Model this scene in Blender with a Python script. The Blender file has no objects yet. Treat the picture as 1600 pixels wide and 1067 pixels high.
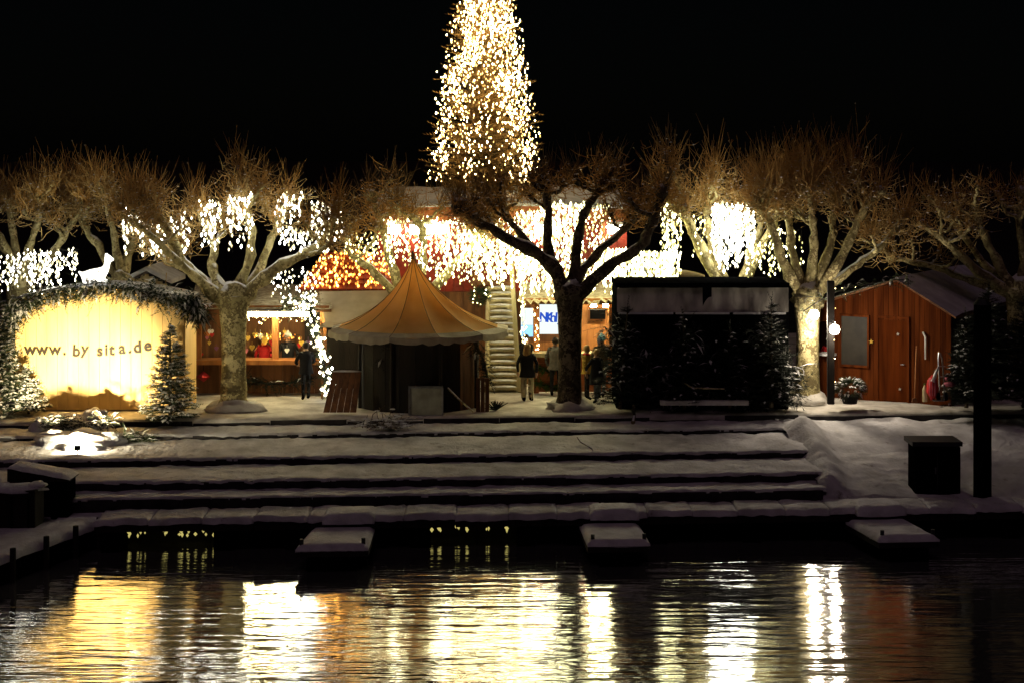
import bpy, bmesh, math, random
from mathutils import Vector, Matrix, noise as mnoise
R = math.radians
rnd = random.Random(7)
scn = bpy.context.scene
col = scn.collection

# ------------------------------------------------------------------ camera
F, HC, YH = 2750.0, 9.18, 240.0          # focal length in photo pixels, eye height over the water, horizon row
cam = bpy.data.cameras.new('camera')
cam.sensor_width = 36.0
cam.lens = 36.0 * F / 1600.0
cam.shift_y = -(533.5 - YH) / 1600.0
cam.clip_end = 3000
camo = bpy.data.objects.new('camera', cam); col.objects.link(camo)
camo.location = (0, 0, HC); camo.rotation_euler = (R(90), 0, 0)
scn.camera = camo
# ------------------------------------------------------------------ night sky, dim town glow, exposure
SUN_EL, SUN_AZ = 62.0, 188.0
w = bpy.data.worlds.new('World'); scn.world = w; w.use_nodes = True
nt = w.node_tree; nt.nodes.clear()
sky = nt.nodes.new('ShaderNodeTexSky'); sky.sky_type = 'NISHITA'; sky.sun_disc = False
sky.sun_elevation = R(SUN_EL); sky.sun_rotation = R(SUN_AZ)
bg = nt.nodes.new('ShaderNodeBackground'); bg.inputs[1].default_value = 0.00018
wo = nt.nodes.new('ShaderNodeOutputWorld')
nt.links.new(sky.outputs[0], bg.inputs[0]); nt.links.new(bg.outputs[0], wo.inputs[0])
sl = bpy.data.lights.new('sun', 'SUN'); sl.energy = 0.085; sl.angle = R(25); sl.color = (1.0, 0.61, 0.78)
so = bpy.data.objects.new('sun', sl); col.objects.link(so)
so.rotation_euler = (R(90 - SUN_EL), 0, R(180 - SUN_AZ))
scn.view_settings.view_transform = 'Standard'; scn.view_settings.look = 'None'
scn.view_settings.exposure = 0.0; scn.view_settings.gamma = 1.0
scn.cycles.use_denoising = True
scn.cycles.sample_clamp_indirect = 12.0
scn.cycles.max_bounces = 6
scn.cycles.diffuse_bounces = 3

# ------------------------------------------------------------------ helpers
def W(px, py, D): return Vector(((px - 800) / F * D, D, HC - (py - YH) / F * D))
def XX(px, D): return (px - 800) / F * D
def ZZ(py, D): return HC - (py - YH) / F * D
GZ = 1.73                                   # level of the market square above the water
def GD(py, z=GZ): return (HC - z) * F / (py - YH)
SH = 0.07
def SHR(p): return Vector((p[0], p[1] + SH * p[0], p[2]))     # the quay runs slightly away to the right

ORG = {}
def thing(name, label, cat, loc=(0, 0, 0), group=None, kind=None):
    o = bpy.data.objects.new(name, None); col.objects.link(o)
    o.empty_display_size = 0.2
    o.location = loc; ORG[o] = Vector(loc)
    tag(o, label, cat, group, kind)
    return o
def tag(o, label=None, cat=None, group=None, kind=None):
    if label: o['label'] = label
    if cat: o['category'] = cat
    if group: o['group'] = group
    if kind: o['kind'] = kind
    return o

class MB:
    def __init__(s): s.v = []; s.f = []; s.m = []
    def add(s, vs, fs, mi=0):
        b = len(s.v); s.v += [Vector(v) for v in vs]; s.f += [tuple(i + b for i in f) for f in fs]; s.m += [mi] * len(fs)
        return s
    def box(s, c, size, rot=0.0, M=None, mi=0, taper=1.0):
        hx, hy, hz = [a / 2 for a in size]
        vs = []
        for z, t in ((-hz, 1.0), (hz, taper)):
            for x, y in ((-hx, -hy), (hx, -hy), (hx, hy), (-hx, hy)):
                vs.append(Vector((x * t, y * t, z)))
        if M is None: M = Matrix.Rotation(rot, 3, 'Z')
        vs = [M @ v + Vector(c) for v in vs]
        return s.add(vs, [(3, 2, 1, 0), (4, 5, 6, 7), (0, 1, 5, 4), (1, 2, 6, 5), (2, 3, 7, 6), (3, 0, 4, 7)], mi)
    def tube(s, pts, rad, n=6, mi=0, cap=True, wob=0.0):
        pts = [Vector(p) for p in pts]
        if not isinstance(rad, (list, tuple)): rad = [rad] * len(pts)
        ref = None; vs = []; fs = []
        for i, p in enumerate(pts):
            d = (pts[min(i + 1, len(pts) - 1)] - pts[max(i - 1, 0)])
            if d.length < 1e-9: d = Vector((0, 0, 1))
            d.normalize()
            if ref is None: ref = Vector((1, 0, 0)) if abs(d.x) < 0.8 else Vector((0, 1, 0))
            u = (ref - d * ref.dot(d)).normalized(); v = d.cross(u); ref = u
            for k in range(n):
                a = 2 * math.pi * k / n
                r = rad[i] * (1 + (wob * (rnd.random() - .5) if wob else 0))
                vs.append(p + u * (r * math.cos(a)) + v * (r * math.sin(a)))
        for i in range(len(pts) - 1):
            for k in range(n):
                k2 = (k + 1) % n
                fs.append((i * n + k, i * n + k2, (i + 1) * n + k2, (i + 1) * n + k))
        if cap:
            fs.append(tuple(reversed(range(n)))); fs.append(tuple(range((len(pts) - 1) * n, len(pts) * n)))
        return s.add(vs, fs, mi)
    def octa(s, c, r, rz=None, mi=0):
        rz = rz or r; c = Vector(c)
        vs = [c + Vector(d) for d in ((r, 0, 0), (0, r, 0), (-r, 0, 0), (0, -r, 0), (0, 0, rz), (0, 0, -rz))]
        return s.add(vs, [(0, 1, 4), (1, 2, 4), (2, 3, 4), (3, 0, 4), (1, 0, 5), (2, 1, 5), (3, 2, 5), (0, 3, 5)], mi)
    def blob(s, c, r, seed=0, amp=.25, nu=8, nv=5, mi=0, flat=False):
        c = Vector(c); r = Vector(r) if not isinstance(r, (int, float)) else Vector((r, r, r))
        vs = [c + Vector((0, 0, r.z))]; fs = []
        for j in range(1, nv):
            th = math.pi * j / nv
            for i in range(nu):
                ph = 2 * math.pi * i / nu
                d = Vector((math.sin(th) * math.cos(ph), math.sin(th) * math.sin(ph), math.cos(th)))
                k = 1 + amp * mnoise.noise(d * 1.7 + Vector((seed * 3.1, seed, 0)))
                q = Vector((d.x * r.x, d.y * r.y, d.z * r.z)) * k
                if flat and q.z < 0: q.z *= .15
                vs.append(c + q)
        vs.append(c - Vector((0, 0, r.z * (.15 if flat else 1))))
        for i in range(nu):
            i2 = (i + 1) % nu
            fs.append((0, 1 + i, 1 + i2))
            for j in range(nv - 2):
                a = 1 + j * nu
                fs.append((a + i, a + nu + i, a + nu + i2, a + i2))
            a = 1 + (nv - 2) * nu
            fs.append((a + i, len(vs) - 1, a + i2))
        return s.add(vs, fs, mi)
    def prism(s, poly, h0, h1, plane='xz', mi=0):
        n = len(poly)
        def P(a, b, h): return (a, h, b) if plane == 'xz' else ((a, b, h) if plane == 'xy' else (h, a, b))
        vs = [P(a, b, h0) for a, b in poly] + [P(a, b, h1) for a, b in poly]
        fs = [tuple(range(n)), tuple(reversed(range(n, 2 * n)))] + [(i, i + n, (i + 1) % n + n, (i + 1) % n) for i in range(n)]
        return s.add(vs, fs, mi)
    def build(s, name, mats, parent=None, smooth=False, kind=None, label=None, bevel=0.0):
        org = ORG[parent] if parent else Vector((0, 0, 0))
        me = bpy.data.meshes.new(name)
        if parent is None and s.v:          # own origin at base centre
            xs = [v.x for v in s.v]; ys = [v.y for v in s.v]
            org = Vector(((min(xs) + max(xs)) / 2, (min(ys) + max(ys)) / 2, min(v.z for v in s.v)))
        me.from_pydata([v - org for v in s.v], [], s.f)
        if not isinstance(mats, (list, tuple)): mats = [mats]
        for m in mats: me.materials.append(m)
        if len(mats) > 1: me.polygons.foreach_set('material_index', s.m)
        if smooth: me.polygons.foreach_set('use_smooth', [True] * len(me.polygons))
        me.validate(); me.update()
        bm = bmesh.new(); bm.from_mesh(me); bmesh.ops.recalc_face_normals(bm, faces=bm.faces)
        if bevel > 0: bmesh.ops.bevel(bm, geom=list(bm.edges), offset=bevel, segments=1, affect='EDGES')
        bm.to_mesh(me); bm.free()
        o = bpy.data.objects.new(name, me); col.objects.link(o)
        if parent: o.parent = parent
        else: o.location = org
        ORG[o] = org
        if kind: o['kind'] = kind
        if label: o['label'] = label
        return o

# ------------------------------------------------------------------ materials
M = {}
def mat(name, c1, c2=None, rough=.8, scale=4.0, bump=.3, bscale=None, stretch=(1, 1, 1), transl=0.0, spec=.3, detail=4.0, lo=.35, hi=.65, metal=0.0):
    m = bpy.data.materials.new(name); m.use_nodes = True; M[name] = m
    n = m.node_tree.nodes; l = m.node_tree.links
    b = n['Principled BSDF']; out = n['Material Output']
    tc = n.new('ShaderNodeTexCoord'); mp = n.new('ShaderNodeMapping'); mp.inputs['Scale'].default_value = stretch
    l.new(tc.outputs['Object'], mp.inputs[0])
    nz = n.new('ShaderNodeTexNoise'); nz.inputs['Scale'].default_value = scale; nz.inputs['Detail'].default_value = detail
    l.new(mp.outputs[0], nz.inputs[0])
    rp = n.new('ShaderNodeValToRGB'); rp.color_ramp.elements[0].position = lo; rp.color_ramp.elements[1].position = hi
    c2 = c2 or tuple(a * .7 for a in c1)
    rp.color_ramp.elements[0].color = (*c2, 1); rp.color_ramp.elements[1].color = (*c1, 1)
    l.new(nz.outputs[0], rp.inputs[0]); l.new(rp.outputs[0], b.inputs['Base Color'])
    b.inputs['Roughness'].default_value = rough; b.inputs['Specular IOR Level'].default_value = spec; b.inputs['Metallic'].default_value = metal
    if bump:
        n2 = n.new('ShaderNodeTexNoise'); n2.inputs['Scale'].default_value = bscale or scale * 5; n2.inputs['Detail'].default_value = 3
        l.new(mp.outputs[0], n2.inputs[0])
        bp = n.new('ShaderNodeBump'); bp.inputs['Strength'].default_value = bump; bp.inputs['Distance'].default_value = .03
        l.new(n2.outputs[0], bp.inputs['Height']); l.new(bp.outputs[0], b.inputs['Normal'])
    if transl:
        t = n.new('ShaderNodeBsdfTranslucent'); l.new(rp.outputs[0], t.inputs[0])
        mx = n.new('ShaderNodeMixShader'); mx.inputs[0].default_value = transl
        l.new(b.outputs[0], mx.inputs[1]); l.new(t.outputs[0], mx.inputs[2]); l.new(mx.outputs[0], out.inputs[0])
    return m
def snow_on(m, amount=.55, c=(.78, .78, .8)):
    """snow caught on what faces up, broken by noise"""
    n = m.node_tree.nodes; l = m.node_tree.links; b = n['Principled BSDF']
    src = b.inputs['Base Color'].links[0].from_socket
    g = n.new('ShaderNodeNewGeometry'); sx = n.new('ShaderNodeSeparateXYZ'); l.new(g.outputs['Normal'], sx.inputs[0])
    nz = n.new('ShaderNodeTexNoise'); nz.inputs['Scale'].default_value = 3.0
    tc = n.new('ShaderNodeTexCoord'); l.new(tc.outputs['Object'], nz.inputs[0])
    ad = n.new('ShaderNodeMath'); ad.operation = 'MULTIPLY_ADD'; ad.inputs[1].default_value = .7; l.new(nz.outputs[0], ad.inputs[0]); l.new(sx.outputs[2], ad.inputs[2])
    mr = n.new('ShaderNodeMapRange'); mr.inputs[1].default_value = amount + .35; mr.inputs[2].default_value = amount + .5
    l.new(ad.outputs[0], mr.inputs[0])
    mx = n.new('ShaderNodeMix'); mx.data_type = 'RGBA'; l.new(mr.outputs[0], mx.inputs[0]); l.new(src, mx.inputs[6]); mx.inputs[7].default_value = (*c, 1)
    l.new(mx.outputs[2], b.inputs['Base Color'])
def em(name, c, s):
    m = bpy.data.materials.new(name); m.use_nodes = True; M[name] = m
    n = m.node_tree.nodes; l = m.node_tree.links; n.clear()
    e = n.new('ShaderNodeEmission'); e.inputs[0].default_value = (*c, 1); e.inputs[1].default_value = s
    o = n.new('ShaderNodeOutputMaterial'); l.new(e.outputs[0], o.inputs[0]); return m

mat('snow', (.80, .80, .83), (.58, .57, .60), .8, 2.2, 1.0, 11, detail=7)
mat('snow_trodden', (.72, .69, .63), (.38, .35, .30), .85, 1.5, 1.0, 6, detail=7)
BK = mat('bark', (.52, .45, .22), (.22, .18, .08), .95, 5, 1.0, 22, (1, 1, .6), spec=.1)
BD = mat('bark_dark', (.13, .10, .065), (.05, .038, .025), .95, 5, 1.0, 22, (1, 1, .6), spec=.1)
def mottle(m, c, c3, sc):
    n = m.node_tree.nodes; l = m.node_tree.links; b = n['Principled BSDF']
    src = b.inputs['Base Color'].links[0].from_socket
    tc = n.new('ShaderNodeTexCoord'); v = n.new('ShaderNodeTexVoronoi'); v.inputs['Scale'].default_value = sc
    nz = n.new('ShaderNodeTexNoise'); nz.inputs['Scale'].default_value = sc * .8; nz.inputs['Detail'].default_value = 5
    l.new(tc.outputs['Object'], nz.inputs[0])
    mp = n.new('ShaderNodeMix'); mp.data_type = 'VECTOR'; mp.inputs[0].default_value = .55
    l.new(tc.outputs['Object'], mp.inputs[4]); l.new(nz.outputs[1], mp.inputs[5]); l.new(mp.outputs[1], v.inputs[0])
    rp = n.new('ShaderNodeValToRGB'); e = rp.color_ramp.elements
    e[0].position = .30; e[0].color = (0, 0, 0, 1); e[1].position = .42; e[1].color = (1, 1, 1, 1)
    sx = n.new('ShaderNodeSeparateColor'); l.new(v.outputs['Color'], sx.inputs[0]); l.new(sx.outputs[0], rp.inputs[0])
    mx = n.new('ShaderNodeMix'); mx.data_type = 'RGBA'; l.new(rp.outputs[0], mx.inputs[0]); mx.inputs[6].default_value = (*c3, 1); l.new(src, mx.inputs[7])
    rp2 = n.new('ShaderNodeValToRGB'); rp2.color_ramp.elements[0].position = .72; rp2.color_ramp.elements[1].position = .80; l.new(sx.outputs[1], rp2.inputs[0])
    m2 = n.new('ShaderNodeMix'); m2.data_type = 'RGBA'; l.new(rp2.outputs[0], m2.inputs[0]); l.new(mx.outputs[2], m2.inputs[6]); m2.inputs[7].default_value = (*c, 1)
    l.new(m2.outputs[2], b.inputs['Base Color'])
mottle(BK, (.62, .54, .29), (.20, .16, .08), 9); snow_on(BK, .55)
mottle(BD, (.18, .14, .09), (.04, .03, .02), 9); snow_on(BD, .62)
mat('twig_pale', (.58, .42, .18), (.32, .21, .08), .9, 3, 0)
mat('twig', (.56, .33, .10), (.34, .19, .06), .9, 3, 0)
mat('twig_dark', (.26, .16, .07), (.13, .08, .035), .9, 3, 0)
mat('seed', (.42, .38, .30), (.2, .16, .1), .9, 9, 0)
mat('fir', (.06, .085, .035), (.022, .035, .016), .8, 6, 0)
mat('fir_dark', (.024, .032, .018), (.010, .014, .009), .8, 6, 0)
mat('xmas_fir', (.46, .29, .10), (.22, .14, .05), .8, 5, 0)
mat('needle_snow', (.8, .8, .8), (.6, .6, .58), .8, 9, 0)
mat('soil', (.02, .018, .014), (.01, .009, .007), .95, .3, .5, 3)
def litter(m, c, sc, lo, hi):
    n = m.node_tree.nodes; l = m.node_tree.links; b = n['Principled BSDF']; src = b.inputs['Base Color'].links[0].from_socket
    tc = n.new('ShaderNodeTexCoord'); nz = n.new('ShaderNodeTexNoise'); nz.inputs['Scale'].default_value = sc; nz.inputs['Detail'].default_value = 8; nz.inputs['Roughness'].default_value = .7
    l.new(tc.outputs['Object'], nz.inputs[0]); mr = n.new('ShaderNodeMapRange'); mr.inputs[1].default_value = lo; mr.inputs[2].default_value = hi; l.new(nz.outputs[0], mr.inputs[0])
    mx = n.new('ShaderNodeMix'); mx.data_type = 'RGBA'; l.new(mr.outputs[0], mx.inputs[0]); l.new(src, mx.inputs[6]); mx.inputs[7].default_value = (*c, 1); l.new(mx.outputs[2], b.inputs['Base Color'])
mat('snow_step', (.72, .71, .73), (.46, .45, .46), .85, 1.7, 1.0, 9, (1, .6, 1), detail=8); litter(M['snow_step'], (.13, .10, .08), 2.6, .60, .72)
litter(M['snow_trodden'], (.22, .17, .11), 3.1, .60, .75)
mat('stone', (.045, .04, .04), (.018, .016, .017), .9, 3, .6, 12)
mat('board_yellow', (.82, .58, .25), (.72, .49, .19), .6, 1.4, .15, 12, (2.2, 2.2, .25))
mat('letter', (.035, .025, .015), (.02, .015, .01), .6, 5, 0)
mat('wood_orange', (.42, .17, .05), (.24, .09, .025), .6, 2.5, .35, 14, (2, 2, .3))
mat('wood_brown', (.20, .085, .03), (.09, .036, .014), .7, 2.2, .4, 14, (2.5, 2.5, .25))
mat('wood_hut', (.115, .028, .006), (.045, .010, .002), .9, 2.0, .35, 16, (2.5, 2.5, .2), spec=.05)
mat('hut_door', (.095, .02, .003), (.04, .008, .001), .9, 2.0, .35, 16, (2.5, 2.5, .2), spec=.05)
mat('wood_dark', (.016, .011, .008), (.007, .005, .004), .8, 2.5, .5, 14, (2, 2, .3))
mat('wood_pale', (.64, .56, .33), (.40, .33, .18), .7, 2.5, .4, 10, (2, 2, .4))
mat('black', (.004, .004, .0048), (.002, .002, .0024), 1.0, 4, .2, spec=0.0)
mat('tarp', (.70, .66, .58), (.22, .20, .175), .7, 2.2, .5, 6, (1, 1, .35))
mat('shutter', (.030, .025, .018), (.015, .012, .009), .6, 2, .2)
mat('tent', (.98, .64, .28), (.86, .49, .17), .8, 1.2, .5, 3.0, (1, 1, .5), transl=.78)
mat('tent_valance', (.46, .41, .31), (.30, .26, .19), .8, 2.5, .4, transl=.2)
mat('tent_seam', (.20, .09, .03), (.12, .05, .02), .8, 4, 0)
mat('canopy', (.66, .58, .40), (.5, .42, .28), .8, 1.5, .3, 4, transl=.35)
mat('red_paint', (.30, .028, .012), (.16, .016, .008), .5, 2.2, .2)
mat('roof_orange', (.50, .16, .05), (.30, .085, .03), .6, 2.4, .3)
mat('thatch', (.60, .53, .36), (.27, .21, .12), .9, 6, .9, 22, (1, 1, .3))
mat('metal', (.45, .45, .46), (.3, .3, .31), .35, 5, .1, metal=.9)
mat('metal_dark', (.03, .03, .032), (.016, .016, .018), .5, 5, .1)
mat('panel_grey', (.42, .42, .34), (.25, .25, .19), .6, 2.4, .3)
mat('red_bag', (.55, .02, .02), (.32, .012, .015), .5, 6, .3)
mat('pink', (.6, .18, .24), (.4, .1, .15), .7, 6, .2)
mat('white_paint', (.78, .77, .73), (.6, .58, .54), .5, 5, .1)
mat('green_cloth', (.09, .16, .03), (.04, .08, .015), .9, 6, .3)
mat('skin', (.52, .32, .22), (.45, .27, .18), .6, 8, 0)
mat('coat_black', (.014, .013, .016), (.008, .008, .010), .85, 8, .2)
mat('coat_olive', (.20, .155, .085), (.10, .075, .045), .9, 7, .3)
mat('coat_grey', (.20, .18, .155), (.12, .105, .09), .9, 7, .3)
mat('coat_yellow', (.60, .38, .06), (.42, .25, .04), .9, 7, .2)
mat('coat_red', (.55, .02, .02), (.34, .012, .012), .9, 7, .2)
mat('trousers_pale', (.50, .44, .29), (.34, .29, .18), .9, 6, .2)
mat('trousers_jeans', (.16, .19, .22), (.09, .11, .13), .9, 7, .2)
mat('trousers_dark', (.018, .017, .02), (.01, .01, .012), .9, 7, .2)
mat('hair_blond', (.50, .33, .13), (.28, .17, .06), .6, 14, .3, 30, (1, 1, .2))
mat('hair_dark', (.045, .028, .016), (.02, .013, .008), .6, 14, .3, 30)
mat('hat_blue', (.30, .62, .75), (.2, .45, .6), .9, 8, .3)
mat('hat_white', (.8, .78, .74), (.65, .62, .58), .9, 8, .3)
mat('eye', (.02, .015, .012), None, .3, 4, 0)
mat('orange_fruit', (.7, .25, .03), (.5, .15, .02), .5, 6, 0)
mat('gold', (.75, .5, .10), (.55, .33, .05), .4, 6, 0)
mat('purple', (.24, .08, .22), (.14, .05, .13), .6, 6, 0)
mat('cable', (.02, .02, .018), None, .6, 4, 0)
em('tube_light', (1.0, .91, .66), 26.0)
em('globe', (1.0, .90, .74), 40.0)
em('flood_lens', (1.0, .86, .55), 4500.0)
em('tube_hot', (1.0, .84, .42), 100.0)
em('lamp_hot', (1.0, .86, .44), 420.0)
em('figure', (1.0, .97, .85), 2.4)
em('screen_white', (.86, .95, .90), 1.1)
em('screen_blue', (.30, .62, 1.0), 1.5)
em('blue_ink', (.03, .12, .75), .8)
em('glint', (1.0, .85, .25), .55)  # glow imitating reflected gleams under the walkway, not a lamp

def bulbs(name, ca, cb_, s):
    m = bpy.data.materials.new(name); m.use_nodes = True; M[name] = m
    n = m.node_tree.nodes; l = m.node_tree.links; n.clear()
    g = n.new('ShaderNodeNewGeometry'); pw = n.new('ShaderNodeMath'); pw.operation = 'POWER'; pw.inputs[1].default_value = 2.2; l.new(g.outputs['Random Per Island'], pw.inputs[0])
    mr = n.new('ShaderNodeMapRange'); mr.inputs[3].default_value = s * .14; mr.inputs[4].default_value = s * 2.6; l.new(pw.outputs[0], mr.inputs[0])
    mx = n.new('ShaderNodeMix'); mx.data_type = 'RGBA'; l.new(g.outputs['Random Per Island'], mx.inputs[0]); mx.inputs[6].default_value = (*ca, 1); mx.inputs[7].default_value = (*cb_, 1)
    e = n.new('ShaderNodeEmission'); l.new(mx.outputs[2], e.inputs[0]); l.new(mr.outputs[0], e.inputs[1])
    o = n.new('ShaderNodeOutputMaterial'); l.new(e.outputs[0], o.inputs[0]); return m
bulbs('bulb_cool', (1.0, .86, .40), (.97, .98, .92), 12.0)
bulbs('bulb_mid', (1.0, .86, .24), (1.0, .97, .60), 9.0)
bulbs('bulb_warm', (1.0, .58, .14), (1.0, .80, .42), 24.0)
bulbs('bulb_amber', (1.0, .28, .03), (1.0, .52, .10), 7.0)

# water
m = bpy.data.materials.new('water'); m.use_nodes = True; M['water'] = m
n = m.node_tree.nodes; l = m.node_tree.links; b = n['Principled BSDF']
b.inputs['Base Color'].default_value = (.80, .80, .80, 1); b.inputs['Metallic'].default_value = .92; b.inputs['Roughness'].default_value = .065; b.inputs['IOR'].default_value = 4.2
tc = n.new('ShaderNodeTexCoord')
def wave(sx, sy, sc, det):
    mp = n.new('ShaderNodeMapping'); mp.inputs['Scale'].default_value = (sx, sy, 1); l.new(tc.outputs['Object'], mp.inputs[0])
    z = n.new('ShaderNodeTexNoise'); z.inputs['Scale'].default_value = sc; z.inputs['Detail'].default_value = det; l.new(mp.outputs[0], z.inputs[0]); return z
z1 = wave(.5, 2.6, 1.1, 2.0); z2 = wave(1.5, 9.0, 1.8, 2.0)
ad = n.new('ShaderNodeMath'); ad.operation = 'MULTIPLY_ADD'; ad.inputs[1].default_value = .12
l.new(z2.outputs[0], ad.inputs[0]); l.new(z1.outputs[0], ad.inputs[2])
bp = n.new('ShaderNodeBump'); bp.inputs['Strength'].default_value = 1.0; bp.inputs['Distance'].default_value = .034
z3 = wave(.16, .30, 1.0, 2.0); mr = n.new('ShaderNodeMapRange'); mr.inputs[1].default_value = .35; mr.inputs[2].default_value = .65; mr.inputs[3].default_value = .35; mr.inputs[4].default_value = 1.25
l.new(z3.outputs[0], mr.inputs[0]); ml = n.new('ShaderNodeMath'); ml.operation = 'MULTIPLY'; l.new(ad.outputs[0], ml.inputs[0]); l.new(mr.outputs[0], ml.inputs[1])
l.new(ml.outputs[0], bp.inputs['Height']); l.new(bp.outputs[0], b.inputs['Normal'])

# ------------------------------------------------------------------ setting: water, ground, steps, bank
def structure(o): o['kind'] = 'structure'; return o
structure(MB().add([(-400, -60, 0), (400, -60, 0), (400, 60, 0), (-400, 60, 0)], [(0, 1, 2, 3)]).build('water', M['water']))

def snow_sheet(mb, x0, x1, y0, y1, z, nx, ny, amp=.03, edge=.12, seed=0, thick=.16, zf=None, lip=.05, foot=False):
    """a lying sheet of snow with a rounded, uneven rim; sheared with the quay"""
    idx = {}; vs = []; fs = []
    for j in range(ny + 1):
        for i in range(nx + 1):
            u, v = i / nx, j / ny
            x = x0 + (x1 - x0) * u; y = y0 + (y1 - y0) * v
            e = min(min(u, 1 - u) * abs(x1 - x0), min(v, 1 - v) * abs(y1 - y0))
            k = min(1, e / edge)
            zz = z + (zf(x, y) if zf else 0) - edge * .55 * (1 - k) ** 2 + amp * mnoise.noise(Vector((x * 1.3 + seed * 7, y * 2.1, seed))) + amp * .8 * mnoise.noise(Vector((x * 4, y * 5, seed + 3)))
            if foot:
                fq = mnoise.cell(Vector((math.floor(x * 2.6), math.floor(y * 2.2), seed + 11)))
                if fq > .62:
                    cx_, cy_ = (math.floor(x * 2.6) + .5) / 2.6, (math.floor(y * 2.2) + .5) / 2.2; zz -= .045 * math.exp(-(((x - cx_) / .07) ** 2 + ((y - cy_) / .13) ** 2))
            if j == 0: y -= lip * (mnoise.noise(Vector((x * 1.7, seed, 1))) + .6 * mnoise.noise(Vector((x * 6, seed, 4))))
            idx[(i, j)] = len(vs); vs.append(SHR((x, y, zz)))
    for j in range(ny):
        for i in range(nx): fs.append((idx[(i, j)], idx[(i + 1, j)], idx[(i + 1, j + 1)], idx[(i, j + 1)]))
    rim = [idx[(i, 0)] for i in range(nx + 1)] + [idx[(nx, j)] for j in range(1, ny + 1)] + [idx[(i, ny)] for i in range(nx - 1, -1, -1)] + [idx[(0, j)] for j in range(ny - 1, 0, -1)]
    b0 = len(vs)
    for r in rim: p = vs[r]; vs.append(Vector((p.x, p.y, p.z - thick + edge * .3)))
    for k in range(len(rim)):
        k2 = (k + 1) % len(rim); fs.append((rim[k], b0 + k, b0 + k2, rim[k2]))
    return mb.add(vs, fs)

# market square: a near, trodden snow sheet plus the far ground out to the horizon
g = MB()
nx, ny = 120, 40; vs = []; fs = []
for j in range(ny + 1):
    for i in range(nx + 1):
        x = -22 + 44 * i / nx; y = 50.02 + 22 * (j / ny) ** 1.3
        z = GZ + .035 * mnoise.noise(Vector((x * .9, y * .9, 2))) + .02 * mnoise.noise(Vector((x * 3, y * 3, 5)))
        if j == 0: z -= .05
        vs.append(SHR((x, y, z)))
for j in range(ny):
    for i in range(nx): a = j * (nx + 1) + i; fs.append((a, a + 1, a + nx + 2, a + nx + 1))
b0 = len(vs)
for i in range(nx + 1): p = vs[i]; vs.append(Vector((p.x, p.y + .02, p.z - .12)))
for i in range(nx): fs.append((i, b0 + i, b0 + i + 1, i + 1))
structure(g.add(vs, fs).build('market_ground', M['snow_trodden'], smooth=True))
structure(MB().add([(-1500, 49.6, GZ - .1), (1500, 55, GZ - .1), (1500, 1600, GZ - .1), (-1500, 1600, GZ - .1)], [(0, 1, 2, 3)]).build('ground', M['soil']))

XL, XR = -24.0, 7.95
steps = thing('terrace_steps', None, None, (0, 46, 0)); structure(steps)
prev = (50.05, GZ)
TR = [(48.57, 1.55), (45.5, 1.43), (43.35, 1.25), (42.4, 1.03)]
for k, (yf, z) in enumerate(TR):
    yb = prev[0]; XR = (8.25, 8.05, 7.85, 7.68)[k]
    zb = z - .02; zt = prev[1] - .05
    n_bl = 15; wbl = (XR - XL) / n_bl
    for i in range(n_bl):
        xa = XL + i * wbl; xb = xa + wbl - .02
        q = MB(); dy = rnd.uniform(-.02, .02)
        q.add([SHR(p) for p in ((xa, yb - .02 + dy, zb), (xb, yb - .02 + dy, zb), (xb, yb + .35, zb), (xa, yb + .35, zb), (xa, yb - .02 + dy, zt), (xb, yb - .02 + dy, zt), (xb, yb + .35, zt), (xa, yb + .35, zt))],
              [(3, 2, 1, 0), (4, 5, 6, 7), (0, 1, 5, 4), (1, 2, 6, 5), (2, 3, 7, 6), (3, 0, 4, 7)])
        q.build('riser_block', M['stone'], steps)
    t = MB(); snow_sheet(t, XL, XR, yf - .03, yb - .03, z, 420, 20, .034, .05, k, .06, lip=.08, foot=True)
    t.build('tread_snow', M['snow_step'], steps, smooth=True)
    prev = (yf, z)
XR = 7.6
n_bl = 15; wbl = (XR - XL) / n_bl
for i in range(n_bl):
    xa = XL + i * wbl; xb = xa + wbl - .02
    MB().add([SHR(p) for p in ((xa, 42.35, -.3), (xb, 42.35, -.3), (xb, 42.7, -.3), (xa, 42.7, -.3), (xa, 42.35, .985), (xb, 42.35, .985), (xb, 42.7, .985), (xa, 42.7, .985))],
             [(3, 2, 1, 0), (4, 5, 6, 7), (0, 1, 5, 4), (1, 2, 6, 5), (2, 3, 7, 6), (3, 0, 4, 7)]).build('riser_block', M['stone'], steps)
# edge slab right of the steps
XR = 8.2
MB().add([SHR(p) for p in ((XR, 49.98, GZ - .55), (22, 49.98, GZ - .55), (22, 50.4, GZ - .55), (XR, 50.4, GZ - .55), (XR, 49.98, GZ - .1), (22, 49.98, GZ - .1), (22, 50.4, GZ - .1), (XR, 50.4, GZ - .1))],
         [(3, 2, 1, 0), (4, 5, 6, 7), (0, 1, 5, 4), (1, 2, 6, 5), (2, 3, 7, 6), (3, 0, 4, 7)]).build('edge_slab', M['stone'], steps)
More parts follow.
